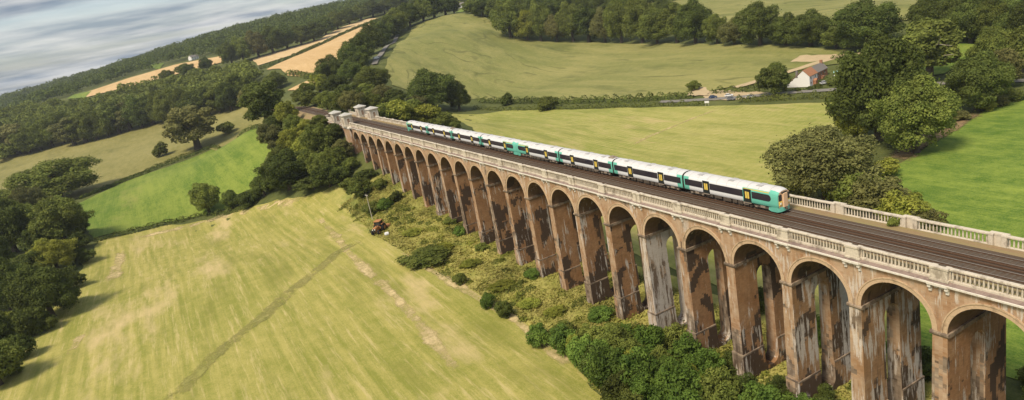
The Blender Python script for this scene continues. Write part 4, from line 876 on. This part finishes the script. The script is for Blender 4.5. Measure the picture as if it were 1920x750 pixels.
row([(916, 579, 30, 34, 'thicket', 'lush'), (947, 594, 34, 36, 'thicket', 'dark'), (676, 366, 44, 36, 'shrub', 'mid'), (655, 354, 34, 22, 'shrub', 'mid'), (700, 402, 34, 26, 'shrub', 'mid'), (722, 392, 34, 24, 'shrub', 'lush'), (800, 490, 92, 24, 'thicket', 'mid'), (864, 532, 26, 22, 'shrub', 'mid'), (690, 336, 40, 22, 'shrub', 'dark'),
     (714, 352, 30, 20, 'shrub', 'mid'), (744, 378, 28, 22, 'shrub', 'dark'), (905, 470, 26, 18, 'shrub', 'mid'), (862, 440, 24, 18, 'shrub', 'lush'), (1000, 520, 30, 18, 'shrub', 'lush'), (1128, 600, 50, 26, 'thicket', 'lush'), (845, 420, 26, 16, 'shrub', 'mid'), (776, 440, 36, 12, 'thicket', 'light'), (830, 470, 44, 14, 'thicket', 'light'), (880, 500, 40, 14, 'thicket', 'light'), (940, 540, 44, 14, 'thicket', 'light'), (990, 575, 46, 16, 'thicket', 'light'), (1040, 590, 40, 16, 'thicket', 'light')],
    'on the rough verge between hay field and piers', 'bushes on the rough verge', 'shrub')
far_spots = sorted([(-22, 17), (-14, 20), (-6, 18), (2, 21), (8, 18), (14, 23), (-30, 17), (-2, 27), (20, 18), (-38, 18), (6, 30), (26, 24), (-46, 19)], key=lambda q: proj((q[0], q[1], 2))[0])
for n, (x, y) in enumerate(far_spots):
    tree_world((x, y, float(tz(x, y))), VR.uniform(6, 9), VR.uniform(4, 7), 'thicket', VR.choice(['dark', 'lush', 'mid']), 'green shrub beyond the near piers, %s from left on the far side' % ORD[n], 'shrub', None, 'shrubs beyond the near piers')
# front rank of the left wood
row([(int(x), 300 - x * .215 + VR.uniform(-5, 3), VR.uniform(42, 62), VR.uniform(50, 66), VR.choice(['broad', 'tall', 'broad']), VR.choice(['dark', 'dark', 'mid', 'mid', 'willow'])) for x in range(-6, 462, 21)],
    'in the front rank of the left wood', 'front trees of the left wood')
row([(389, 132, 26, 26, 'broad', 'dark'), (352, 142, 36, 24, 'broad', 'dark'), (436, 122, 42, 44, 'broad', 'dark'), (458, 116, 42, 50, 'broad', 'mid'), (486, 108, 44, 52, 'broad', 'willow'), (513, 100, 46, 52, 'broad', 'dark'), (540, 92, 46, 46, 'broad', 'dark'), (566, 85, 40, 40, 'broad', 'mid'), (590, 78, 40, 38, 'broad', 'dark'),
     (612, 66, 40, 36, 'broad', 'dark'), (634, 56, 38, 36, 'broad', 'mid'), (656, 46, 38, 32, 'broad', 'dark'), (678, 38, 36, 30, 'broad', 'mid'), (700, 32, 38, 32, 'broad', 'dark'), (722, 26, 36, 28, 'broad', 'mid'), (316, 150, 30, 20, 'broad', 'mid'), (745, 22, 40, 34, 'broad', 'dark')],
    'along the upper edge of the far wheat fields', 'trees above the far wheat fields')
# dead limbs on the ragged tree
dl = MB(); L = Vector(tB.location)
bz = tB.scale[2]; bs = 1 / tB.scale[0]
for (a, b, r0, r1) in [((0, 0, 7), (3.4, -3.6, 8.4), .22, .10), ((3.4, -3.6, 8.4), (4.6, -5.2, 10.2), .10, .03), ((3.4, -3.6, 8.4), (5.8, -4.4, 8.2), .08, .03), ((0, 0, 6), (1.2, -5.0, 6.4), .2, .08), ((1.2, -5, 6.4), (2.6, -6.4, 7.6), .08, .03), ((0, 0, 5), (4.8, -2.0, 6.0), .18, .05)]:
    dl.tube(a, b, r0, r1, 5)
tB.rotation_euler = (0, 0, 0); dl.build('dead_branch', ['dead_wood'], tB)

# hedges: a lumpy bank of leaves along a line
def hedge(pts, w, h, mat, label, leaf=.55, dens=5.0, cat='hedge'):
    P = [np.array(g(*p)) if len(p) == 2 else np.array(p) for p in pts]; rng = np.random.default_rng(int(abs(P[0][0] * 13 + P[0][1])) + 5)
    out_p = []; out_n = []; o0 = P[0]
    for a, b in zip(P[:-1], P[1:]):
        L_ = np.linalg.norm((b - a)[:2]); d = (b - a)[:2] / L_; nr = np.array([-d[1], d[0]]); n = int(L_ * dens * (w + 2 * h) * .5)
        t_ = rng.random(n); th = rng.uniform(-.15, math.pi + .15, n); s = a[None, :2] + t_[:, None] * (b - a)[None, :2]
        lump = .78 + .34 * np.sin(s[:, 0] * .83 + s[:, 1] * .57) * np.sin(s[:, 0] * .29 - s[:, 1] * .41 + 1) + rng.uniform(-.08, .10, n)
        u = np.cos(th) * w / 2 * lump; v = np.abs(np.sin(th)) ** .7 * h * lump
        xy = s + nr * u[:, None]; out_p.append(np.c_[xy, tz(xy[:, 0], xy[:, 1]) + v])
        out_n.append(unit(np.c_[nr[0] * np.cos(th), nr[1] * np.cos(th), np.sin(th) + .2] + rng.normal(size=(n, 3)) * .4))
    p = np.concatenate(out_p); nn = np.concatenate(out_n)
    o = link('hedge', quad_mesh('hedge', leaves_at(p - o0, nn, leaf, rng), 'leaf_' + mat)); o.location = o0
    return tag(o, label, cat)
hedge([(150, 374), (220, 347), (300, 314), (400, 276), (497, 241)], 3.4, 2.6, 'dark', 'dark hedge between the pale field and the bright green pasture')
hedge([(172, 365), (240, 336), (300, 309), (360, 286)], 2.4, 1.8, 'mid', 'thinner hedge line just above the dark hedge of the green pasture')
hedge([(178, 454), (230, 441), (300, 424), (380, 404), (470, 387)], 3.2, 2.4, 'dark', 'dark hedge along the top of the hay field')
hedge([(488, 131), (520, 119), (560, 104), (600, 86), (660, 58), (715, 36)], 7, 4.5, 'dark', 'thin dark hedge dividing the two tan wheat fields', 1.0, 2.5)
hedge([(900, 192), (960, 194), (1040, 194), (1180, 191), (1300, 184)], 5, 4.2, 'dark', 'thick dark hedge below the crop field, along the lane', .7, 4)
hedge([(890, 205), (1000, 206), (1100, 204), (1220, 200), (1322, 197)], 2.8, 2.6, 'mid', 'low hedge along the top of the meadow, left of the parked cars', .6, 4)
hedge([(1384, 192), (1440, 189), (1500, 186), (1560, 183), (1590, 181)], 4.2, 3.4, 'mid', 'hedge between the lane and the meadow below the cottage', .6, 4)
hedge([(1334, 176), (1380, 173), (1440, 171)], 4, 3.6, 'dark', 'dark hedge behind the parked cars', .6, 4)
hedge([(1482, 171), (1510, 169.5), (1543, 167)], 1.6, 1.3, 'dark', 'dark clipped hedge in front of the cottage garden', .4, 8)
hedge([(1530, 155), (1560, 151)], 2.6, 1.9, 'dark', 'dark hedge right of the cottage brick wing', .5, 6)
hedge([(540, 138), (570, 142), (600, 141)], 8, 4, 'mid', 'olive hedge below the tan wheat field', 1.0, 4)
hedge([(1840, 152), (1880, 150), (1925, 147)], 2.5, 1.6, 'dark', 'low dark hedge along the lane at the right edge', .6, 4)
hedge([(1560, 110), (1600, 124), (1590, 130)], 3, 2.2, 'dark', 'short hedge behind the cottage below the farm track', .6, 4)

# far woods: masses of simple trees
def lowtree(rng, nleaf):
    P, N, c, r = crown_pts(rng, 1.0, 1.0, nleaf, 13, .52, .40, .48)
    return P, N
def wood(name, label, poly, spacing, wid, hgt, nleaf, mat, rmin, rmax, seed):
    rng = np.random.default_rng(seed); protos = [lowtree(rng, nleaf) for _ in range(6)]
    th = np.array([math.atan2(ray(px, 300)[1], ray(px, 300)[0]) for px in (min(p[0] for p in poly) - 60, max(p[0] for p in poly) + 60)]); th = np.where(th < 0, th + 2 * math.pi, th); t0, t1 = th.min(), th.max()
    n = int(.5 * (t1 - t0) * (rmax ** 2 - rmin ** 2) / spacing ** 2)
    a = rng.uniform(t0, t1, n); r = np.sqrt(rng.uniform(rmin ** 2, rmax ** 2, n)); x = CAM[0] + r * np.cos(a); y = CAM[1] + r * np.sin(a); z = tz(x, y); q = proj(np.c_[x, y, z])
    ins = np.zeros(n, bool); j = len(poly) - 1
    for i in range(len(poly)):
        (xi, yi), (xj, yj) = poly[i], poly[j]
        c = (yi > q[:, 1]) != (yj > q[:, 1])
        if yi != yj: ins ^= c & (q[:, 0] < (xj - xi) * (q[:, 1] - yi) / (yj - yi) + xi)
        j = i
    x, y, z = x[ins], y[ins], z[ins]; out = []
    for k in range(len(x)):
        P, N = protos[k % 6]; w = wid * rng.uniform(.55, 1.35); h = hgt * rng.uniform(.6, 1.35); ca = rng.uniform(0, 6.28)
        R = np.array([[math.cos(ca), -math.sin(ca), 0], [math.sin(ca), math.cos(ca), 0], [0, 0, 1]])
        out.append(leaves_at((P * np.array([w, w, h])) @ R.T + np.array([x[k], y[k], z[k]]), N @ R.T, w * .10, rng, 1.4))
    o = link(name, quad_mesh(name, np.concatenate(out), mat)); tag(o, label, 'wood', kind='stuff'); return len(x)
nW = [wood('woodland', 'dense green wood covering the slope beyond the pale field', [(-40, 318), (120, 272), (300, 235), (455, 196), (478, 168), (480, 136), (420, 138), (345, 158), (240, 184), (160, 204), (120, 204), (60, 210), (-40, 235)], 12, 17, 16, 300, 'leaf_mid', 620, 1300, 21),
      wood('ridge_woodland', 'dark wood along the skyline ridge', [(-40, 225), (60, 198), (125, 186), (150, 174), (240, 144), (330, 118), (420, 102), (478, 100), (540, 84), (600, 62), (660, 40), (730, 22), (760, 10), (760, -20), (600, -30), (480, 20), (240, 90), (-40, 170)], 21, 24, 19, 120, 'leaf_dark', 1150, 2500, 22),
      wood('distant_woodland', 'faint blue wooded hills on the far left horizon', [(-40, 230), (60, 198), (240, 150), (240, 60), (-40, 150)], 42, 46, 22, 70, 'leaf_dark', 2400, 4200, 23),
      wood('hill_woodland', 'dark wood on the hill beyond the crop field brow', [(760, 40), (830, 24), (870, 8), (940, 20), (960, 60), (1140, 40), (1280, 0), (1280, -60), (760, -60)], 17, 20, 17, 160, 'leaf_dark', 700, 1500, 24)]
# rough grass on the verge
rng = np.random.default_rng(5)
bx_ = np.array(rough_poly); n = 190000
x = rng.uniform(-215, 40, n); y = rng.uniform(-27, 16, n)
ins = np.zeros(n, bool); j = len(bx_) - 1
for i in range(len(bx_)):
    a, b = bx_[i], bx_[j]
    if a[1] != b[1]: ins ^= ((a[1] > y) != (b[1] > y)) & (x < (b[0] - a[0]) * (y - a[1]) / (b[1] - a[1]) + a[0])
    j = i
clump = np.sin(x * .31 + 1.3 * np.sin(y * .4)) * np.sin(y * .37 + .8 * np.sin(x * .23)) + rng.normal(size=n) * .5
ins &= clump > -.55
x, y, clump = x[ins], y[ins], clump[ins]; z = tz(x, y)
h = rng.uniform(.25, .75, len(x)) * (1 + .5 * np.clip(clump, 0, 1.5)); P = np.c_[x, y, z + .20 + h * .22]
N = unit(np.c_[rng.normal(size=(len(x), 2)) * .55, rng.uniform(.7, 1.3, len(x))])
go = link('rough_grass', quad_mesh('rough_grass', leaves_at(P, N, h * .52, rng, 2.0), 'grass_blade')); tag(go, 'long dry tufted grass on the verge along the piers', 'grass', kind='stuff')

# weeds and brambles among the verge grass: low uneven clumps
n = 900
cx_ = rng.uniform(-212, 30, n); cy_ = rng.uniform(-24, 15, n); ins = np.zeros(n, bool); j = len(bx_) - 1
for i in range(len(bx_)):
    a, b = bx_[i], bx_[j]
    if a[1] != b[1]: ins ^= ((a[1] > cy_) != (b[1] > cy_)) & (cx_ < (b[0] - a[0]) * (cy_ - a[1]) / (b[1] - a[1]) + a[0])
    j = i
patch = np.sin(cx_ * .11 + 2) * np.sin(cy_ * .23 + cx_ * .05) + rng.normal(size=n) * .45
ins &= patch > .05
cx_, cy_ = cx_[ins], cy_[ins]; out = {0: [], 1: []}
for k in range(len(cx_)):
    m_ = 120; w_ = rng.uniform(.9, 3.2); h_ = rng.uniform(.35, 1.25)
    d_ = unit(rng.normal(size=(m_, 3))); d_[:, 2] = np.abs(d_[:, 2]); rr = rng.uniform(.45, 1.05, m_)[:, None]
    p_ = d_ * rr * np.array([w_ * rng.uniform(.7, 1.3), w_ * rng.uniform(.7, 1.3), h_]); p_[:, 0] += cx_[k]; p_[:, 1] += cy_[k]; p_[:, 2] += tz(p_[:, 0], p_[:, 1]) + .15
    out[k % 2].append(leaves_at(p_, unit(d_ + rng.normal(size=(m_, 3)) * .6 + np.array([0, 0, .5])), .34, rng))
for q, mt_, nm, lb in ((0, 'leaf_light', 'verge_weeds', 'patches of pale green weeds in the verge grass along the piers'), (1, 'leaf_mid', 'verge_brambles', 'patches of darker low brambles in the verge grass along the piers')):
    tag(link(nm, quad_mesh(nm, np.concatenate(out[q]), mt_)), lb, 'weeds', kind='stuff')

# ------------------------------------------------------------------ cottage
H0 = np.array([-180.5, 204.5, float(tz(-180.5, 204.5)) + .2])
hs = empty('cottage', H0, math.atan2(.965, -.26)); tag(hs, 'white and brick cottage with red tiled and grey slate roofs by the lane', 'house')
# local x runs along the ridge (away), local y to the left of it; white gable at x=0, wall facing the garden at y=0
def hb(mb, name, mats, parent=hs): return mb.build(name, mats, parent)
def gable(mb, x0, x1, y0, y1, ze, zr, m=0):
    ym = (y0 + y1) / 2
    mb.add([(x0, y0, 0), (x0, y1, 0), (x0, y1, ze), (x0, ym, zr), (x0, y0, ze), (x1, y0, 0), (x1, y1, 0), (x1, y1, ze), (x1, ym, zr), (x1, y0, ze)], [(0, 4, 3, 2, 1), (5, 6, 7, 8, 9), (0, 5, 9, 4), (1, 2, 7, 6)], m)
mb = MB(); gable(mb, 0, 9, 0, 6.0, 5.2, 8.0); mb.add([(0, 6, 0), (0, 11.2, 0), (0, 11.2, 1.6), (0, 6, 5.2), (9, 6, 0), (9, 11.2, 0), (9, 11.2, 1.6), (9, 6, 5.2)], [(0, 3, 2, 1), (4, 5, 6, 7), (1, 2, 6, 5)]); wall1 = hb(mb, 'white_wall', ['render_white'])
mb = MB(); gable(mb, 9.05, 22, .5, 6.0, 4.9, 7.6); wall2 = hb(mb, 'brick_wall', ['house_brick'])
def slope(mb, x0, x1, ya, za, yb, zb, t=.14):
    mb.add([(x0, ya, za), (x1, ya, za), (x1, yb, zb), (x0, yb, zb), (x0, ya, za + t), (x1, ya, za + t), (x1, yb, zb + t), (x0, yb, zb + t)], [(0, 3, 2, 1), (4, 5, 6, 7), (0, 1, 5, 4), (1, 2, 6, 5), (2, 3, 7, 6), (3, 0, 4, 7)])
mb = MB(); slope(mb, -.25, 9.15, -.35, 4.90, 3.0, 8.02); slope(mb, -.25, 9.15, 11.5, 1.42, 3.0, 8.02); roof1 = hb(mb, 'red_tile_roof', ['tile_red'])
mb = MB(); slope(mb, 9.2, 22.3, .15, 4.65, 3.25, 7.62); slope(mb, 9.2, 22.3, 6.35, 4.65, 3.25, 7.62); roof2 = hb(mb, 'slate_roof', ['slate'])
mb = MB(); mb.box(-.1, .75, 5.6, 6.6, 4.6, 7.7); mb.box(.05, .3, 5.8, 6.1, 7.7, 8.1); mb.box(.4, .65, 6.1, 6.4, 7.7, 8.1); hb(mb, 'chimney', ['slate'], roof1)
mb = MB(); mb.box(21, 21.9, 2.6, 3.8, 7.2, 9.0); hb(mb, 'chimney', ['house_brick'], roof2)
def win(parent, x, y, z, w, h, axis='y', name='window'):
    f = MB()
    if axis == 'y': f.box(x - w / 2, x + w / 2, y - .05, y + .02, z, z + h)
    else: f.box(y - .05, y + .02, x - w / 2, x + w / 2, z, z + h)
    o = f.build(name, ['glass'], parent); s = MB()
    if axis == 'y': s.box(x - w / 2 - .08, x + w / 2 + .08, y - .12, y + .02, z - .1, z - .005); s.box(x - .03, x + .03, y - .07, y + .01, z, z + h)
    else: s.box(y - .12, y + .02, x - w / 2 - .08, x + w / 2 + .08, z - .1, z - .005); s.box(y - .07, y + .01, x - .03, x + .03, z, z + h)
    s.build('frame', ['paint_white'], o)
for x, z in ((1.6, 3.4), (6.6, 3.4), (1.6, 1.0)): win(wall1, x, 0, z, .9, 1.1)
for x, z in ((11, 3.1), (14.5, 3.1), (18.5, 3.1), (11, 1.0), (18.5, 1.0)): win(wall2, x, .5, z, .9, 1.1)
mb = MB(); mb.box(3.6, 5.8, -1.5, 0, 0, 2.2); mb.add([(3.4, -1.7, 2.2), (6, -1.7, 2.2), (6, .02, 2.2), (3.4, .02, 2.2), (4.7, -1.7, 3.2), (4.7, .02, 3.2)], [(0, 1, 4), (1, 2, 5, 4), (3, 0, 4, 5)]); hb(mb, 'porch', ['tile_red'])
mb = MB(); mb.box(13.8, 15.2, -.9, .5, 0, 2.1); mb.box(13.6, 15.4, -1.1, .5, 2.1, 2.25); hb(mb, 'brick_porch', ['house_brick'])
# glasshouse-like teal shelter right of the cottage
P = g(1577, 143); sh = empty('garden_shelter', P, 0.5); tag(sh, 'pale teal garden shelter half hidden by the huge dark oak', 'shelter')
mb = MB(); mb.box(-3, 3, -1.8, 1.8, 0, 1.9); mb.build('wall', ['render_white'], sh); mb = MB(); mb.add([(-3.2, -2, 1.9), (3.2, -2, 1.9), (3.2, 2, 1.9), (-3.2, 2, 1.9), (-3.2, 0, 2.9), (3.2, 0, 2.9)], [(0, 1, 5, 4), (2, 3, 4, 5), (1, 2, 5), (3, 0, 4)]); mb.build('roof', ['tarp_teal'], sh)
# farmhouse on the hill
P = g(862, 15); fh = empty('farmhouse', P, 1.2); tag(fh, 'pale farmhouse among the trees on the hill brow', 'house')
mb = MB(); gable(mb, -8, 8, -4, 4, 5, 8); fw = mb.build('wall', ['render_white'], fh); mb = MB(); slope(mb, -8.4, 8.4, -4.5, 4.7, 0, 8.1); slope(mb, -8.4, 8.4, 4.5, 4.7, 0, 8.1); mb.build('roof', ['slate'], fh)
for x in (-5, 0, 5):
    for z in (1, 3.2): win(fw, x, -4, z, 1, 1.2)
P = g(364, 112); f2 = copy_tree(fh); f2.location = P; f2.rotation_euler = (0, 0, 2.2); f2['label'] = 'pale house under the far ridge wood above the wheat strip'

# ------------------------------------------------------------------ cars by the lane
def car(px, py, rz, paint, label, kind='hatch'):
    P = g(px, py); e = empty('parked_car', (P[0], P[1], P[2] + .36), rz); tag(e, label, 'car', 'cars parked in the lay-by')
    low = [(-2.05, .42), (-2.1, .75), (-1.95, .92), (-1.0, 1.0), (1.0, .98), (1.95, .82), (2.1, .62), (2.05, .38), (1.7, .28), (-1.7, .28)]
    mb = MB(); n = len(low); v = []
    for y, k in ((-.86, .96), (-.78, 1), (.78, 1), (.86, .96)): v += [(x * k, y, .3 + (z - .3) * (1 if abs(y) < .8 else .94)) for x, z in low]
    mb.add(v, [(i * n + j, i * n + (j + 1) % n, (i + 1) * n + (j + 1) % n, (i + 1) * n + j) for i in range(3) for j in range(n)] + [tuple(range(n - 1, -1, -1)), tuple(range(3 * n, 4 * n))])
    b = mb.build('body', [paint], e)
    top = [(-1.75, .95), (-1.35, 1.42), (.25, 1.46), (1.15, .97)]
    mb = MB(); n = 4; mb.add([(x, y * (1 if z < 1.2 else .82), z) for y in (-.76, .76) for x, z in top], [(0, 1, 2, 3), (7, 6, 5, 4), (1, 0, 4, 5), (3, 2, 6, 7)]); mb.build('window', ['glass'], b)
    mb = MB(); mb.box(-1.36, .27, -.64, .64, 1.43, 1.49, 0, .03); mb.build('roof', [paint], b)
    for x in (-1.3, 1.3):
        for y in (-.8, .8):
            w = MB(); w.wheel((x, y, .32), .32, .2, 14); wo = w.build('wheel', ['tyre'], e); r = MB(); r.wheel((x, y + math.copysign(.04, y), .32), .19, .16, 10); r.build('rim', ['paint_silver'], wo)
    for y in (-.6, .6):
        h_ = MB(); h_.box(2.0, 2.1, y - .16, y + .16, .62, .74); h_.build('headlight', ['lamp_glass'], e)
car(1337, 185, .62, 'paint_blue', 'dark blue car parked at the left of the lay-by')
car(1367, 182, .75, 'paint_white', 'white car parked in the middle of the lay-by')
car(1371, 188.5, .35, 'paint_grey', 'grey car partly behind the hedge below the white car')
car(1407, 184.5, .5, 'paint_silver', 'pale silver car at the right of the lay-by, half hidden by the hedge')
car(1546, 158.5, 1.1, 'paint_silver', 'silver car parked right of the cottage')
# notice board by the gate
P = g(1326, 199); nb = empty('notice_board', P, .5); tag(nb, 'small white board on posts in the low hedge below the cars', 'board')
for x in (-.8, .8): mb = MB(); mb.box(x - .06, x + .06, -.06, .06, -.3, 2.6); mb.build('post', ['pole_wood'], nb)
mb = MB(); mb.box(-1.1, 1.1, -.12, -.062, 1.6, 2.6); mb.build('panel', ['paint_white'], nb)
P = g(706, 113); 
def van(P, rz, label):
    e = empty('van', P, rz); tag(e, label, 'van'); mb = MB()
    pr = [(-2.6, .4), (2.5, .4), (2.6, 1.0), (1.9, 1.25), (1.2, 2.2), (-2.5, 2.3), (-2.6, 1.2)]; n = len(pr)
    mb.add([(x, -.95, z) for x, z in pr] + [(x, .95, z) for x, z in pr], [(i, (i + 1) % n, n + (i + 1) % n, n + i) for i in range(n)] + [tuple(range(n - 1, -1, -1)), tuple(range(n, 2 * n))]); mb.build('body', ['paint_white'], e)
    mb = MB(); mb.add([(1.93, -.8, 1.3), (1.93, .8, 1.3), (1.25, .75, 2.12), (1.25, -.75, 2.12)], [(0, 1, 2, 3)]); mb.build('windscreen', ['glass'], e)
    for x in (-1.7, 1.6):
        for y in (-.9, .9): w = MB(); w.wheel((x, y, .36), .36, .22, 12); w.build('wheel', ['tyre'], e)
van((P[0], P[1], P[2] + 1.0), 2.0, 'white van on the road climbing beside the crop field')

# ------------------------------------------------------------------ tractor and pole
P = g(712, 436); tr = empty('tractor', (P[0], P[1], P[2] + .15), -.75, (1.4, 1.4, 1.4)); tag(tr, 'orange tractor with big black tyres at the edge of the hay field', 'tractor')
mb = MB(); mb.box(.3, 2.3, -.42, .42, .85, 1.75, 0, .12); mb.box(2.28, 2.42, -.36, .36, .95, 1.6, 1, .04); hd = mb.build('bonnet', ['tractor_orange', 'train_dark'], tr)
mb = MB(); mb.box(-1.2, 1.9, -.3, .3, .55, .95); mb.build('chassis', ['train_dark'], tr)
mb = MB(); mb.box(-1.25, .35, -.75, .75, .95, 1.45, 0, .08); mb.build('cab_base', ['tractor_orange'], tr)
mb = MB()
for x in (-1.15, .25):
    for y in (-.68, .68): mb.box(x - .05, x + .05, y - .05, y + .05, 1.45, 2.6)
mb.build('cab_frame', ['train_dark'], tr); mb = MB(); mb.box(-1.1, .2, -.64, .64, 1.46, 2.58); mb.build('cab_glass', ['glass'], tr); mb = MB(); mb.box(-1.3, .4, -.8, .8, 2.6, 2.75, 0, .05); mb.build('cab_roof', ['tractor_orange'], tr)
for y in (-.95, .95):
    w = MB(); w.wheel((-.75, y, .95), .95, .55, 20); o = w.build('rear_wheel', ['tyre'], tr); r = MB(); r.wheel((-.75, y + math.copysign(.06, y), .95), .5, .5, 14); r.build('rim', ['tractor_orange'], o)
    w = MB(); w.wheel((1.75, y * .85, .55), .55, .36, 16); o = w.build('front_wheel', ['tyre'], tr); r = MB(); r.wheel((1.75, y * .85 + math.copysign(.05, y), .55), .3, .32, 12); r.build('rim', ['tractor_orange'], o)
    f = MB(); f.box(-1.6, .1, min(y * .75, y * 1.2), max(y * .75, y * 1.2), 1.86, 2.0, 0, .05); f.build('mudguard', ['tractor_orange'], tr)
mb = MB(); mb.tube((1.2, .25, 1.7), (1.2, .25, 2.7), .05, .05, 6); mb.build('exhaust', ['train_dark'], tr)
for y in (-.28, .28): mb = MB(); mb.box(2.40, 2.46, y - .12, y + .12, 1.35, 1.55); mb.build('headlight', ['lamp_glass'], tr)
mb = MB(); mb.box(-3.6, -1.9, -1.5, 1.5, .35, .8, 0, .1); mb.box(-3.2, -2.4, -.9, -.2, .8, 1.5, 0, .1); mb.box(-2.0, -1.2, -.2, .2, .5, .75); mb.build('rear_implement', ['tractor_orange'], tr)
bl = g(726, 442); bo = MB(); 
bo.wheel((0, 0, .62), .62, 1.2, 18); b = bo.build('hay_bale', ['paint_white']); b.location = bl; tag(b, 'small white wrapped bale beside the tractor', 'bale')
P = g(699, 413); po = empty('utility_pole', P, .3); tag(po, 'tall thin pale pole with a cross arm behind the tractor', 'pole')
mb = MB(); mb.tube((0, 0, -.5), (0, 0, 9.6), .15, .10, 8); mb.build('mast', ['pole_wood'], po); mb = MB(); mb.box(-.8, .8, -.06, .06, 9.0, 9.14); mb.build('cross_arm', ['pole_wood'], po)
for x in (-.7, 0, .7): mb = MB(); mb.lathe((x, 0, 9.14), [(.04, 0), (.08, .05), (.08, .16), (.02, .22)], 8); mb.build('insulator', ['paint_white'], po)
# plant rooted in the far balustrade
P = (-14.0 + 0.0, 10.85, 28.6); tree_world((-13.0, 10.75, 28.6), 1.5, 1.5, 'shrub', 'mid', 'small green shrub growing against the far balustrade', 'shrub')

# ------------------------------------------------------------------ haze
t = NT('haze_air'); vol = t.n.new('ShaderNodeVolumePrincipled'); vol.inputs['Color'].default_value = (0.86, 0.92, 1.0, 1); vol.inputs['Density'].default_value = HAZE; vol.inputs['Anisotropy'].default_value = 0.2
t.n.remove(t.b); t.l.new(vol.outputs[0], t.n['Material Output'].inputs['Volume']); MATS['haze_air'] = t.m
if HAZE > 0:
    mb = MB(); mb.box(-6400, 3400, -5400, 5400, float(Z.min()) - 1.5, float(max(Z.max(), 140)) + 35); tag(mb.build('haze', ['haze_air']), kind='stuff')
